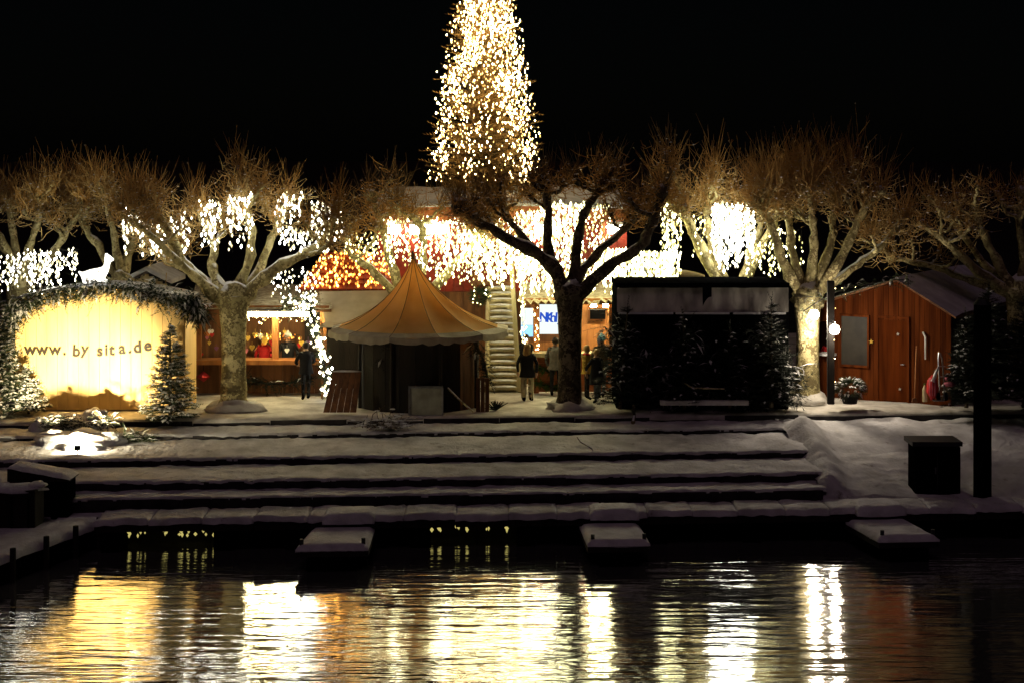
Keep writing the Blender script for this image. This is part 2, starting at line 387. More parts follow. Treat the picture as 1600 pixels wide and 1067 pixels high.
# snow bank on the right with the buried cheek of the steps
bk = MB(); vs = []; fs = []; nx, ny = 110, 80
for j in range(ny + 1):
    for i in range(nx + 1):
        x = 7.55 + 14.2 * i / nx; y = 42.3 + 8.1 * j / ny
        t = (y - 42.3) / 8.1
        z = .72 + .83 * (t ** .9)
        rr = math.exp(-((x - 8.25 + .38 * (1 - t)) / .42) ** 2) * min(1, .25 + (y - 42.3) / .9)
        z += rr * (.46 * min(1, max(0, (7.6 - (y - 42.3)) / 1.2)) + .12 * mnoise.noise(Vector((x, y * .8, 0))))
        z += .05 * abs(mnoise.noise(Vector((x * 2.2, y * 1.6, 21)))) + .10 * mnoise.noise(Vector((x * .5, y * .45, 9))) + .07 * mnoise.noise(Vector((x * 1.4, y * 1.3, 4))) + .02 * mnoise.noise(Vector((x * 4, y * 4, 4)))
        if t > .52: z += .10 * min(1, (t - .52) * 6) - .05                    # small ledge of drifted snow
        d = abs((x - 11.6) - .12 * (y - 44)) ; z -= .09 * math.exp(-(d / .14) ** 2) * (1 if 43 < y < 47.5 else 0)
        z = min(z, GZ - .13) if y > 49.3 else z
        if j == 0: z = .60; y -= .06
        vs.append(SHR((x, y, z)))
for j in range(ny):
    for i in range(nx): a = j * (nx + 1) + i; fs.append((a, a + 1, a + nx + 2, a + nx + 1))
structure(bk.add(vs, fs).build('snow_bank', M['snow_step'], smooth=True))
MB().add([SHR(p) for p in ((7.62, 42.25, -.3), (22, 42.25, -.3), (22, 42.6, -.3), (7.62, 42.6, -.3), (7.62, 42.25, .66), (22, 42.25, .66), (22, 42.6, .66), (7.62, 42.6, .66))],
         [(3, 2, 1, 0), (4, 5, 6, 7), (0, 1, 5, 4), (1, 2, 6, 5), (2, 3, 7, 6), (3, 0, 4, 7)]).build('quay_edge', M['stone'], steps)

# ------------------------------------------------------------------ floating walkway and jetties
def shbox(mb, x0, x1, y0, y1, z0, z1):
    return mb.add([SHR(p) for p in ((x0, y0, z0), (x1, y0, z0), (x1, y1, z0), (x0, y1, z0), (x0, y0, z1), (x1, y0, z1), (x1, y1, z1), (x0, y1, z1))],
                  [(3, 2, 1, 0), (4, 5, 6, 7), (0, 1, 5, 4), (1, 2, 6, 5), (2, 3, 7, 6), (3, 0, 4, 7)])
dock = thing('floating_walkway', 'long snow covered floating walkway at the foot of the terrace steps', 'walkway', (0, 41.3, 0))
x = -9.6; k = 0
while x < 18.5:
    wd = 1.16 * rnd.uniform(.9, 1.1)
    shbox(MB(), x + .01, x + wd - .01, 40.85, 41.95, .40, .60).build('deck_plank', M['wood_dark'], dock)
    dz = rnd.uniform(-.02, .02)
    snow_sheet(MB(), x + .003, x + wd - .003, 40.8, 42.0, .71 + dz, 20, 14, .04, .06, 40 + k, .13, lip=.06).build('snow_pad', M['snow_step'], dock, smooth=True)
    x += wd; k += 1
for px in (60, 180, 352, 462, 590, 655, 822, 900, 1030, 1180, 1320, 1478, 1600):
    xx = XX(px, 41)
    shbox(MB(), xx - .22, xx + .22, 40.95, 41.85, -.2, .395).build('pontoon', M['black'], dock)

def jetty(xf0, xf1, xn0, xn1, label):
    cx = (xf0 + xf1) / 2
    yb, yf = 40.75, 38.75
    j = thing('finger_jetty', label, 'jetty', SHR((cx, 40.7, 0)), 'short jetties along the walkway')
    def quad(z, t, x0o=0, name='deck', m='wood_dark'):
        vs = [SHR(p) for p in ((xn0 + x0o, yf, z - t), (xn1 - x0o, yf, z - t), (xf1 - x0o, yb, z - t), (xf0 + x0o, yb, z - t), (xn0 + x0o, yf, z), (xn1 - x0o, yf, z), (xf1 - x0o, yb, z), (xf0 + x0o, yb, z))]
        MB().add(vs, [(3, 2, 1, 0), (4, 5, 6, 7), (0, 1, 5, 4), (1, 2, 6, 5), (2, 3, 7, 6), (3, 0, 4, 7)]).build(name, M[m], j)
    quad(.36, .13); quad(.20, .3, .25, 'float', 'black')
    s = MB(); nx, ny = 14, 16; vs = []; fs = []
    for jj in range(ny + 1):
        for i in range(nx + 1):
            u, v = i / nx, jj / ny
            x = (xn0 * (1 - u) + xn1 * u) * (1 - v) + (xf0 * (1 - u) + xf1 * u) * v; y = yf + (yb - yf) * v
            e = min(min(u, 1 - u) * 1.4, min(v, 1 - v) * 2); kk = min(1, e / .16)
            vs.append(SHR((x, y, .50 - .09 * (1 - kk) ** 2 + .02 * mnoise.noise(Vector((x * 2, y * 2, 3))))))
    for jj in range(ny):
        for i in range(nx): a = jj * (nx + 1) + i; fs.append((a, a + 1, a + nx + 2, a + nx + 1))
    rim = [i for i in range(nx + 1)] + [(jj + 1) * (nx + 1) + nx for jj in range(ny)] + [ny * (nx + 1) + i for i in range(nx - 1, -1, -1)] + [jj * (nx + 1) for jj in range(ny - 1, 0, -1)]
    b0 = len(vs)
    for r in rim: vs.append(vs[r] - Vector((0, 0, .06)))
    for q in range(len(rim)): q2 = (q + 1) % len(rim); fs.append((rim[q], b0 + q, b0 + q2, rim[q2]))
    s.add(vs, fs).build('snow_pad', M['snow'], j, smooth=True)
    # snow covered step up to the walkway
    snow_sheet(MB(), xf0 + .25, xf1, 40.55, 41.6, .80, 12, 8, .02, .14, cx, .2).build('snow_step', M['snow'], j, smooth=True)
    for xo in (xn0 + .12, xn1 - .12):
        MB().tube([SHR((xo, yf + .18, .36)), SHR((xo, yf + .18, .60))], .045, 8).build('cleat', M['metal_dark'], j)
    return j
jetty(XX(492, 41.2), XX(588, 41.2), XX(466, 39.2), XX(578, 39.2), 'snowy jetty in front of the boards leaning on the round tent')
jetty(XX(905, 41.2), XX(998, 41.2), XX(918, 39.2), XX(1016, 39.2), 'snowy jetty straight below the plane tree and the dark stall')
jetty(XX(1325, 41.2), XX(1420, 41.2), XX(1378, 39.2), XX(1476, 39.2), 'snowy jetty slanting to the right below the black cabinet')

for o in list(bpy.data.objects):
    if o.name.startswith(('floating_walkway', 'finger_jetty')): o.location += Vector((0, .22, .09))
pier = thing('side_pier', 'snow covered pier running towards the viewer at the left edge', 'pier', (-12, 40, 0))
vs = []; fs = []; nx, ny = 40, 40
ea, eb = Vector((-9.3, 41.9)), Vector((-12.2, 33.5))
for jj in range(ny + 1):
    v = jj / ny; e = eb.lerp(ea, v)
    for i in range(nx + 1):
        u = i / nx; x = e.x - 6 * (1 - u); y = e.y + (0 if jj < ny else .0)
        kk = min(1, (1 - u) * 6 / .2)
        vs.append(Vector((x, y - .6 * (1 - u) * 0, .70 - .1 * (1 - kk) ** 2 + .03 * mnoise.noise(Vector((x, y, 8))) + .015 * mnoise.noise(Vector((x * 4, y * 4, 8))))))
for jj in range(ny):
    for i in range(nx): a = jj * (nx + 1) + i; fs.append((a, a + 1, a + nx + 2, a + nx + 1))
b0 = len(vs)
for jj in range(ny + 1): vs.append(vs[jj * (nx + 1) + nx] + Vector((.01, 0, -.14)))
for jj in range(ny): fs.append((jj * (nx + 1) + nx, b0 + jj, b0 + jj + 1, (jj + 1) * (nx + 1) + nx))
MB().add(vs, fs).build('snow_cover', M['snow'], pier, smooth=True)
MB().add([(ea.x - .03, ea.y, .56), (eb.x - .03, eb.y, .56), (eb.x - .03, eb.y, -.3), (ea.x - .03, ea.y, -.3), (ea.x - 6, ea.y, .56), (eb.x - 6, eb.y, .56), (eb.x - 6, eb.y, -.3), (ea.x - 6, ea.y, -.3)],
         [(0, 1, 2, 3), (4, 7, 6, 5), (0, 4, 5, 1), (0, 3, 7, 4)]).build('pier_wall', M['black'], pier)
for t in (.02, .12, .23, .36, .5, .66, .84):
    e = ea.lerp(eb, t)
    MB().tube([(e.x + .06, e.y, -.1), (e.x + .06, e.y, .74)], [.07, .065], 7).build('fender_post', M['wood_dark'], pier)
MB().tube([W(203, 797, 42.0), W(212, 797, 42.0)], .08, 8).build('roller', M['wood_dark'], pier)

# ------------------------------------------------------------------ vegetation builders
def catmull(pts, n):
    out = []
    P = [pts[0]] + list(pts) + [pts[-1]]
    for i in range(1, len(P) - 2):
        for k in range(n):
            t = k / n; a, b_, c, d = P[i - 1], P[i], P[i + 1], P[i + 2]
            out.append(.5 * ((2 * b_) + (c - a) * t + (2 * a - 5 * b_ + 4 * c - d) * t * t + (3 * b_ - a - 3 * c + d) * t ** 3))
    out.append(Vector(pts[-1])); return out

def plane_tree(px, py_base, D, tr, fork_py, limbs, label, bark='bark', twig='twig', tw=55, tlen=(1.0, 2.0), lean=0, root=True, top_bias=1.0, seed=1, balls=60, extra=4, roots_mound=True):
    """pollarded plane: trunk, knuckled limbs traced by hand, fans of thin shoots on the knuckles"""
    rg = random.Random(seed)
    base = W(px, py_base, D); base.z = GZ - .05
    t = thing('plane_tree', label, 'tree', base, 'pollarded plane trees on the square')
    fork = W(px + lean, fork_py, D)
    # trunk with flared foot and swollen head
    pts = [base + Vector((0, 0, -.1)), base + Vector((0, 0, .15)), base.lerp(fork, .12), base.lerp(fork, .4), base.lerp(fork, .72), base.lerp(fork, .92), fork]
    rr = [tr * 1.7, tr * 1.35, tr * 1.1, tr, tr * 1.02, tr * 1.22, tr * 1.25]
    cp = catmull(pts, 3); rc = []
    for i in range(len(cp)):
        f_ = i / (len(cp) - 1) * (len(pts) - 1); a = int(min(f_, len(pts) - 2)); rc.append(rr[a] + (rr[a + 1] - rr[a]) * (f_ - a))
    MB().tube(cp, rc, 14, wob=.10).build('trunk', M[bark], t, smooth=True)
    if roots_mound:
        MB().blob(base + Vector((0, 0, .02)), (tr * 2.2, tr * 2.1, .34), seed, .55, 26, 10, flat=True).build('snow_mound', M['snow_trodden'], t, smooth=True)
    crown = MB(); sb = MB(); cs = MB(); tg = MB()
    MB().blob(fork + Vector((0, 0, -.05)), (tr * 1.32, tr * 1.32, tr * 1.2), seed, .5, 14, 9).build('head', M[bark], t, smooth=True)
    def fan(p, d0, n_, l0, l1, spread):
        for _ in range(n_):
            d = Vector((rg.gauss(0, spread * .8), rg.gauss(0, spread * .8), rg.uniform(.45, 1.2))) + d0 * .3
            d.normalize(); L = (l0 * .4 + (l1 - l0 * .4) * rg.random() ** 1.5) * (.5 + .5 * max(0, d.z))
            q = p + Vector((rg.gauss(0, .10), rg.gauss(0, .10), rg.gauss(0, .08)))
            mid = q + d * L * .5 + Vector((rg.gauss(0, .04), rg.gauss(0, .04), .03)) * L
            end = q + d * L + Vector((rg.gauss(0, .07), rg.gauss(0, .07), .12)) * L
            crown.tube([q, mid, end], [.012, .008, .0035], 3, cap=False)
            if rg.random() < .45:
                d2 = (d + Vector((rg.gauss(0, .5), rg.gauss(0, .5), rg.gauss(0, .3)))).normalized()
                crown.tube([mid, mid + d2 * L * .4], [.009, .004], 3, cap=False)
            if rg.random() < .06 and balls: sb.octa(end, .025)
            if rg.random() < .10: cs.octa(q.lerp(mid, rg.uniform(.1, 1)) + Vector((0, 0, .012)), rg.uniform(.02, .045), .016)
        for _ in range(int(n_ * 1.5)):
            d = Vector((rg.gauss(0, 1), rg.gauss(0, 1), rg.gauss(.25, .6))).normalized(); L = rg.uniform(.2, .7)
            q = p + Vector((rg.gauss(0, .26), rg.gauss(0, .22), rg.gauss(0, .2)))
            m1 = q + d * L * .5 + Vector((rg.gauss(0, .05), rg.gauss(0, .05), rg.gauss(0, .05))); e = m1 + (d + Vector((rg.gauss(0, .4), rg.gauss(0, .4), .5))).normalized() * L * .5
            tg.tube([q, m1, e], [.015, .011, .005], 3, cap=False)
            if rg.random() < .22: cs.octa(m1 + Vector((0, 0, .014)), rg.uniform(.025, .06), .018)
    def limb(pts, r0, r1, knuck=True):
        cp = catmull(pts, 5); n_ = len(cp)
        rad = [r0 + (r1 - r0) * (i / (n_ - 1)) ** .8 for i in range(n_)]
        for i in range(n_):
            rad[i] *= 1 + .13 * math.sin(i * 1.9 + seed) + rg.uniform(-.1, .1)
        cp = [c + Vector((rg.gauss(0, .02), rg.gauss(0, .02), rg.gauss(0, .02))) if 0 < i < n_ - 1 else c for i, c in enumerate(cp)]
        L = MB(); L.tube(cp, rad, 10, wob=.22)
        if knuck: L.blob(cp[-1], r1 * rg.uniform(1.7, 2.3), rg.randint(0, 99), .6, 8, 6)
        L.build('limb', M[bark], t, smooth=True)
        return cp
    allp = []
    for (pl, dd, r0, r1) in limbs:
        pts = [W(a, b_, D + dd * (i / (len(pl) - 1))) for i, (a, b_) in enumerate(pl)]
        cp = limb(pts, r0, r1); allp.append(cp)
        d0 = (cp[-1] - cp[-3]).normalized()
        fan(cp[-1], d0, int(tw * 1.5), tlen[0], tlen[1], .5)
        for q in (.82, .92):
            c = cp[int(q * (len(cp) - 1))]
            d0 = Vector((rg.gauss(0, .4), rg.gauss(0, .4), .4))
            fan(c, d0, int(tw * .5), tlen[0] * .6, tlen[1] * .75, .55)
        # side limbs off the main one with their own knuckle
        for s_ in range(extra):
            i0 = rg.randint(int(len(cp) * .6), len(cp) - 2); p = cp[i0]
            d = Vector((rg.gauss(0, .8), rg.gauss(0, .9), rg.uniform(.2, .8))).normalized()
            Ls = rg.uniform(.5, 1.1)
            e = p + d * Ls + Vector((0, 0, .15))
            c2 = limb([p, p + d * Ls * .55 + Vector((rg.gauss(0, .08), 0, -.03)), e], r1 * .8, r1 * .5)
            fan(e, d, int(tw * .9), tlen[0], tlen[1], .5)
    o = crown.build('crown', M[twig], t); o['kind'] = 'stuff'
    o = tg.build('twig_tangle', M['twig_pale' if twig == 'twig' else 'twig'], t); o['kind'] = 'stuff'
    if cs.v: o = cs.build('crown_snow', M['snow'], t); o['kind'] = 'stuff'
    if sb.v: o = sb.build('seed_balls', M['seed'], t); o['kind'] = 'stuff'
    return t

def needle_spray(fm, sm, p, d, L, snow, rg, wd=.05):
    """a flat twig of needles, with snow lying on it"""
    side = d.cross(Vector((0, 0, 1)))
    if side.length < .05: side = Vector((1, 0, 0))
    side.normalize(); up = side.cross(d).normalized()
    n_ = 4
    for k in range(n_):
        a = p + d * (L * k / n_); b_ = p + d * (L * (k + 1.5) / n_)
        ww = wd * (1.25 - k / n_)
        for s_ in (-1, 1):
            tip = a + d * (L * .34) + side * (s_ * ww * rg.uniform(.9, 1.6)) + up * rg.uniform(-.02, .03)
            fm.add([a - side * s_ * .006, a + d * (L * .16), tip], [(0, 1, 2)])
        tip = a + d * (L * .3) + up * ww * rg.uniform(.3, .9)
        fm.add([a, a + d * (L * .15), tip], [(0, 1, 2)])
    fm.add([p - side * .008, p + side * .008, p + d * L], [(0, 1, 2)])
    if sm is not None and rg.random() < snow:
        h = up * .025
        c0 = p + d * L * .1 + h; c1 = p + d * L * .95 + h * .6; ws = wd * rg.uniform(.5, .95)
        m_ = (c0 + c1) / 2 + up * .035
        sm.add([c0, m_ - side * ws, c1, m_ + side * ws, m_ + up * .02], [(0, 1, 4), (1, 2, 4), (2, 3, 4), (3, 0, 4)])

def fir(loc, H, rad, label, foliage='fir', snow=.6, levels=13, per=8, seed=1, group=None, lean=(0, 0), name='fir_tree', wd=.06, z0=.06, cat='fir tree', prof=None, twigl=.26, step=.13, trunk='bark_dark'):
    rg = random.Random(seed); loc = Vector(loc)
    if H < 10: levels = int(levels * 1.7)
    t = thing(name, label, cat, loc, group)
    top = loc + Vector((lean[0], lean[1], H))
    MB().tube([loc - Vector((0, 0, .05)), loc.lerp(top, .5), top], [H * .016 + .02, H * .010 + .012, .01], 7).build('trunk', M[trunk], t)
    fm, sm = MB(), MB()
    for lv in range(levels):
        f_ = z0 + (1 - z0) * (lv / levels) ** .95
        r = rad * ((1 - f_) ** .85 if prof is None else prof(f_))
        for k in range(per if f_ < .75 else max(4, per - 3)):
            a = 2 * math.pi * (k + rg.random() * .8) / per + lv * .7
            o = loc.lerp(top, min(.985, f_ + rg.uniform(-.5, .5) / levels))
            L = r * rg.uniform(.72, 1.15) + .05
            d = Vector((math.cos(a), math.sin(a), rg.uniform(-.12, .22) + .25 * f_))
            if H > 10: d.z = rg.uniform(-.25, .75); L *= rg.uniform(.6, 1.0)
            q = o.copy(); dist = 0; dirn = d.normalized()
            fm.tube([o, o + dirn * L * .6, o + dirn * L + Vector((0, 0, -.06 * L))], [.014, .009, .004], 3, cap=False)
            s_ = step * .6
            while s_ < L:
                p = o + dirn * s_ + Vector((0, 0, -.06 * s_ * s_ / max(L, .1)))
                side = dirn.cross(Vector((0, 0, 1))).normalized()
                for sg in (-1, 1):
                    dd = (dirn * rg.uniform(.6, 1.0) + side * sg * rg.uniform(.5, .9) + Vector((0, 0, rg.uniform(-.22, .12)))).normalized()
                    needle_spray(fm, sm, p, dd, min(twigl, .1 + (L - s_) * .55) * rg.uniform(.8, 1.25), snow, rg, wd)
                s_ += step
            needle_spray(fm, sm, o + dirn * (L - .12), dirn, twigl * .9, snow, rg, wd)
    for k in range(4):
        needle_spray(fm, None, top - Vector((0, 0, .25 * (k % 2))), Vector((rg.gauss(0, .2), rg.gauss(0, .2), 1)).normalized(), .3, 0, rg, wd * .7)
    fm.build('foliage', M[foliage], t)
    if sm.v: sm.build('snow', M['needle_snow'], t, kind='stuff')
    return t

def garland(path, rad, n_, label, seed=1, snow=.4, foliage='fir', droop=.3, L=.34, cat='garland', cone=False):
    rg = random.Random(seed); cp = catmull([Vector(p) for p in path], 8)
    root = thing('fir_garland', label, cat, cp[0])
    MB().tube(cp, .02, 5).build('wire', M['wood_dark'], root)
    fm, sm = MB(), MB()
    for i in range(n_):
        k = rg.random() * (len(cp) - 1); a = int(k); p = cp[a].lerp(cp[min(a + 1, len(cp) - 1)], k - a)
        d = Vector((rg.gauss(0, .9), -abs(rg.gauss(0, .7)), rg.gauss(-droop, .6))).normalized()
        p = p + Vector((rg.gauss(0, rad * .4), rg.gauss(0, rad * .3), rg.gauss(0, rad * .5)))
        needle_spray(fm, sm, p, d, L * rg.uniform(.6, 1.3), snow, rg, .055)
    fm.build('needles', M[foliage], root)
    if sm.v: sm.build('snow', M['needle_snow'], root, kind='stuff')
    return root

# ------------------------------------------------------------------ lights on strings
def curtain(px0, px1, py0, py1, D, n_, gap, bm_, label, r=.036, seed=1, lo=.35, jit=.35, group='icicle light curtains', fill=.85, depth=.5, slope=0.0):
    rg = random.Random(seed)
    top0 = W(px0, py0, D); top1 = W(px1, py0 + slope, D)
    t = thing('light_curtain', label, 'string lights', (top0 + top1) / 2, group)
    bl, cb = MB(), MB()
    cb.tube([top0, (top0 + top1) / 2 + Vector((0, 0, -.05)), top1], .008, 3)
    for i in range(n_):
        u = (i + rg.uniform(.1, .9)) / n_
        p = top0.lerp(top1, u) + Vector((0, rg.uniform(-depth, depth), rg.uniform(-.06, .06)))
        L = (py1 - py0) / F * D * rg.uniform(lo, 1.08)
        cb.tube([p, p - Vector((rg.gauss(0, .02), 0, L))], .004, 3, cap=False)
        s_ = rg.uniform(0, gap)
        while s_ < L:
            if rg.random() < fill:
                q = p - Vector((0, 0, s_)) + Vector((rg.gauss(0, gap * jit), rg.gauss(0, .05), rg.gauss(0, gap * .2)))
                rr = r * .66 * rg.uniform(.65, 1.3); bl.octa(q, rr, rr * 1.9)
            s_ += gap * .74 * rg.uniform(.7, 1.35)
    cb.build('cable', M['cable'], t)
    o = bl.build('bulbs', M[bm_], t); o['kind'] = 'stuff'
    return t

# ------------------------------------------------------------------ people
def skin_body(verts, edges, rad, root_i=0, sub=1):
    me = bpy.data.meshes.new('tmp_body'); me.from_pydata(verts, edges, [])
    o = bpy.data.objects.new('tmp_body', me); col.objects.link(o)
    sk = o.modifiers.new('s', 'SKIN'); sk.use_smooth_shade = True
    for i, v in enumerate(me.skin_vertices[0].data):
        r_ = rad[i]; v.radius = r_ if isinstance(r_, tuple) else (r_, r_); v.use_root = (i == root_i)
    ss = o.modifiers.new('u', 'SUBSURF'); ss.levels = sub; ss.render_levels = sub
    dg = bpy.context.evaluated_depsgraph_get()
    m2 = bpy.data.meshes.new_from_object(o.evaluated_get(dg))
    bpy.data.objects.remove(o); bpy.data.meshes.remove(me)
    return m2

def person(base, h, face, label, coat='coat_black', trousers='trousers_dark', hair='hair_dark', hat=None, arms=((.30, .05, -.02, .24, .10), (.30, .05, -.02, .24, .10)),
           hem=.72, longhair=False, legw=1.0, stride=.06, headturn=0.0, skirt=1.0, group=None, scarf=None):
    """face: heading in radians (0 looks towards the viewer). arms: per side (elbow out, elbow forward, unused, wrist out, wrist forward) plus wrist drop"""
    k = h / 1.72
    V = [(0, 0, .95), (0, 0, 1.12), (0, -.01, 1.30), (0, 0, 1.46), (0, -.01, 1.56), (0, -.015, 1.66)]
    Rr = [(.15, .11), (.14, .105), (.17, .115), (.055, .055), (.085, .10), (.075, .09)]
    E = [(0, 1), (1, 2), (2, 3), (3, 4), (4, 5)]
    hands = []
    for sgn, ar in zip((-1, 1), arms):
        i = len(V)
        V += [(sgn * .09, stride * sgn, .88), (sgn * .10, stride * sgn * 1.2, .50), (sgn * .10, stride * sgn * 1.6, .09), (sgn * .11, stride * sgn * 1.6 - .13, .045)]
        Rr += [.092 * legw, .066 * legw ** 1.5, .048 * legw ** 2, (.045, .035)]
        E += [(0, i), (i, i + 1), (i + 1, i + 2), (i + 2, i + 3)]
        j = len(V)
        eo, ef, ez, wo_, wf = ar[:5]; wz = ar[5] if len(ar) > 5 else .86
        V += [(sgn * .19, 0, 1.39), (sgn * eo, -ef, 1.13 + ez), (sgn * wo_, -wf, wz)]
        Rr += [.072, .055, .042]
        E += [(2, j), (j, j + 1), (j + 1, j + 2)]
        el = Vector(V[j + 1]); wr = Vector(V[j + 2]); hands.append((wr, (wr - el).normalized(), sgn))
    m2 = skin_body(V, E, Rr)
    Mz = Matrix.Translation(base) @ Matrix.Rotation(face, 4, 'Z') @ Matrix.Scale(k, 4)
    t = thing('person', label, 'person', base, group)
    mb = MB()
    for p in m2.polygons:
        c = p.center
        hand = any((Vector(c) - wr).length < .035 for wr, _, _ in hands)
        mi = 3 if c.z < .11 else (2 if c.z < hem + .05 and abs(c.x) < .19 else (0 if c.z > 1.47 or hand else 1))
        mb.add([Mz @ m2.vertices[i].co for i in p.vertices], [tuple(range(len(p.vertices)))], mi)
    bpy.data.meshes.remove(m2)
    # weld the copied polygons again
    # hands with five bent fingers, nose and ears
    for wr, d, sgn in hands:
        side = Vector((0, 1, 0)); nrm = d.cross(side)
        if nrm.length < .1: side = Vector((1, 0, 0)); nrm = d.cross(side)
        nrm.normalize(); side = nrm.cross(d).normalized()
        pal = wr + d * .05
        mb.tube([Mz @ (wr - d * .01), Mz @ pal, Mz @ (wr + d * .09)], [.030 * k, .040 * k, .036 * k], 8, 0)
        for q, ln in enumerate((.065, .078, .072, .058)):
            b_ = wr + d * .085 + side * (.027 - .018 * q)
            e1 = b_ + d * ln * .55 + nrm * .006; e2 = e1 + d * ln * .4 - nrm * .02
            mb.tube([Mz @ b_, Mz @ e1, Mz @ e2], [.0095 * k, .009 * k, .007 * k], 5, 0)
        b_ = wr + d * .03 + side * .035
        mb.tube([Mz @ b_, Mz @ (b_ + d * .03 + side * .025), Mz @ (b_ + d * .06 + side * .028)], [.012 * k, .011 * k, .008 * k], 5, 0)
    H = Matrix.Rotation(headturn, 3, 'Z')
    hc = Vector((0, -.01, 1.60))
    mb.tube([Mz @ (hc + H @ Vector((0, -.095, .02))), Mz @ (hc + H @ Vector((0, -.125, -.02)))], [.012 * k, .017 * k], 6, 0)
    for sgn in (-1, 1):
        mb.blob(Mz @ (hc + H @ Vector((sgn * .088, .0, -.005))), (.014 * k, .02 * k, .032 * k), 1, .1, 6, 4, 0)
        mb.blob(Mz @ (hc + H @ Vector((sgn * .034, -.098, .015))), .011 * k, 1, 0, 6, 4, 4)
    mb.tube([Mz @ (hc + H @ Vector((-.025, -.098, -.055))), Mz @ (hc + H @ Vector((.025, -.098, -.055)))], .006 * k, 5, 4)
    o = mb.build('body', [M['skin'], M[coat], M[trousers], M['black'], M['eye']], t, smooth=True)
    bm = bmesh.new(); bm.from_mesh(o.data); bmesh.ops.remove_doubles(bm, verts=bm.verts, dist=.0004); bm.to_mesh(o.data); bm.free()
    # coat body: lofted rings
    c = MB(); rings = []
    prof = [(1.44, .075, .07), (1.405, .17, .10), (1.33, .215, .135), (1.18, .19, .14), (1.02, .185 * skirt, .145 * skirt), (.88, .215 * skirt, .165 * skirt), (hem, .235 * skirt, .18 * skirt)]
    vs = []; fs = []; nn = 14
    for j, (z, rx, ry) in enumerate(prof):
        for i in range(nn):
            a = 2 * math.pi * i / nn; wv = 1 + (.05 * math.sin(3 * a + j) if j > 3 else 0)
            vs.append(Mz @ Vector((rx * math.cos(a) * wv, ry * math.sin(a) * wv, z)))
    for j in range(len(prof) - 1):
        for i in range(nn): i2 = (i + 1) % nn; fs.append((j * nn + i, j * nn + i2, (j + 1) * nn + i2, (j + 1) * nn + i))
    fs.append(tuple(range(nn)))
    c.add(vs, fs).build('coat', M[coat], t, smooth=True)
    hb = MB()
    if hat is None or longhair:
        hb.blob(Mz @ (hc + H @ Vector((0, .022, .035))), (.104 * k, .108 * k, .115 * k), 3, .12, 12, 8)
        if longhair:
            hb.blob(Mz @ (hc + H @ Vector((0, .06, -.10))), (.12 * k, .075 * k, .20 * k), 5, .25, 12, 8)
        hb.build('hair', M[hair], t, smooth=True)
    if hat:
        q = MB(); q.blob(Mz @ (hc + H @ Vector((0, .01, .07))), (.112 * k, .118 * k, .10 * k), 3, .08, 12, 8)
        q.tube([Mz @ (hc + Vector((.112 * math.cos(a), .01 + .118 * math.sin(a), .045))) for a in [2 * math.pi * i / 12 for i in range(13)]], .022 * k, 6)
        q.blob(Mz @ (hc + H @ Vector((0, .01, .18))), .035 * k, 4, .2, 8, 5)
        q.build('hat', M[hat], t, smooth=True)
    if scarf:
        MB().tube([Mz @ (Vector((.10 * math.cos(a), .10 * math.sin(a), 1.45 + .015 * math.sin(2 * a)))) for a in [2 * math.pi * i / 12 for i in range(13)]], .042 * k, 7).build('scarf', M[scarf], t, smooth=True)
    return t

# ------------------------------------------------------------------ pavilion behind the stalls
pv = thing('pavilion', 'two storey red market pavilion with orange fascia under the lights', 'pavilion', (XX(780, 58), 58, GZ))
D = 58.0
def pbox(px0, px1, py0, py1, d0, d1, name, m, parent, bevel=0.0, label=None):
    """box between two photo columns and rows measured on its front plane d0"""
    x0, x1 = XX(px0, d0), XX(px1, d0); z0, z1 = ZZ(py1, d0), ZZ(py0, d0)
    return MB().box(((x0 + x1) / 2, (d0 + d1) / 2, (z0 + z1) / 2), (x1 - x0, d1 - d0, z1 - z0)).build(name, M[m], parent, bevel=bevel, label=label)
for i in range(26):                                            # upright boards of the wall
    a = 590 + i * 15; pbox(a, a + 14.4, 345, 456, D + rnd.uniform(0, .02), D + .1, 'wall_board', 'red_paint', pv); pbox(a, a + 14.4, 456.4, 600, D + .03, D + .1, 'lower_board', 'wood_brown', pv)
pbox(592, 978, 346, 600, D + .15, D + 4, 'core', 'wood_brown', pv)
# curved fascia: low arc of boards with snow on top
for i in range(20):
    a = 582 + i * 20; u = (i + .5) / 20 * 2 - 1; up = 6 * (1 - u * u)
    pbox(a, a + 19.6, 326 - up, 346 - up * .3, D - 1.0 - .5 * (1 - u * u), D - .9 - .5 * (1 - u * u), 'fascia_board', 'roof_orange', pv)
rf = MB()
vs = []; fs = []
for i in range(21):
    u = i / 20 * 2 - 1; a = 580 + 20 * i; up = 6 * (1 - u * u); d0 = D - 1.05 - .5 * (1 - u * u)
    p = W(a, 324 - up, d0); q = Vector((p.x * .98, D + 3.5, p.z + .5 + .05 * math.sin(i)))
    n3 = .05 * mnoise.noise(Vector((i * .7, 0, 0)))
    vs += [p + Vector((0, 0, n3)), q + Vector((0, 0, n3)), p - Vector((0, 0, .09))]
for i in range(20): a = 3 * i; fs += [(a, a + 3, a + 4, a + 1), (a + 2, a + 5, a + 3, a)]
MB().add(vs, fs).build('snowy_roof', M['snow'], pv, smooth=True)
pbox(600, 970, 333, 337, D - .9, D - .3, 'ceiling', 'white_paint', pv)
pbox(735, 800, 440, 446, D - .9, D - .1, 'balcony_floor', 'wood_brown', pv)
for a in (740, 800, 860, 940): pbox(a, a + 5, 346, 470, D - .35, D - .25, 'post', 'wood_orange', pv)
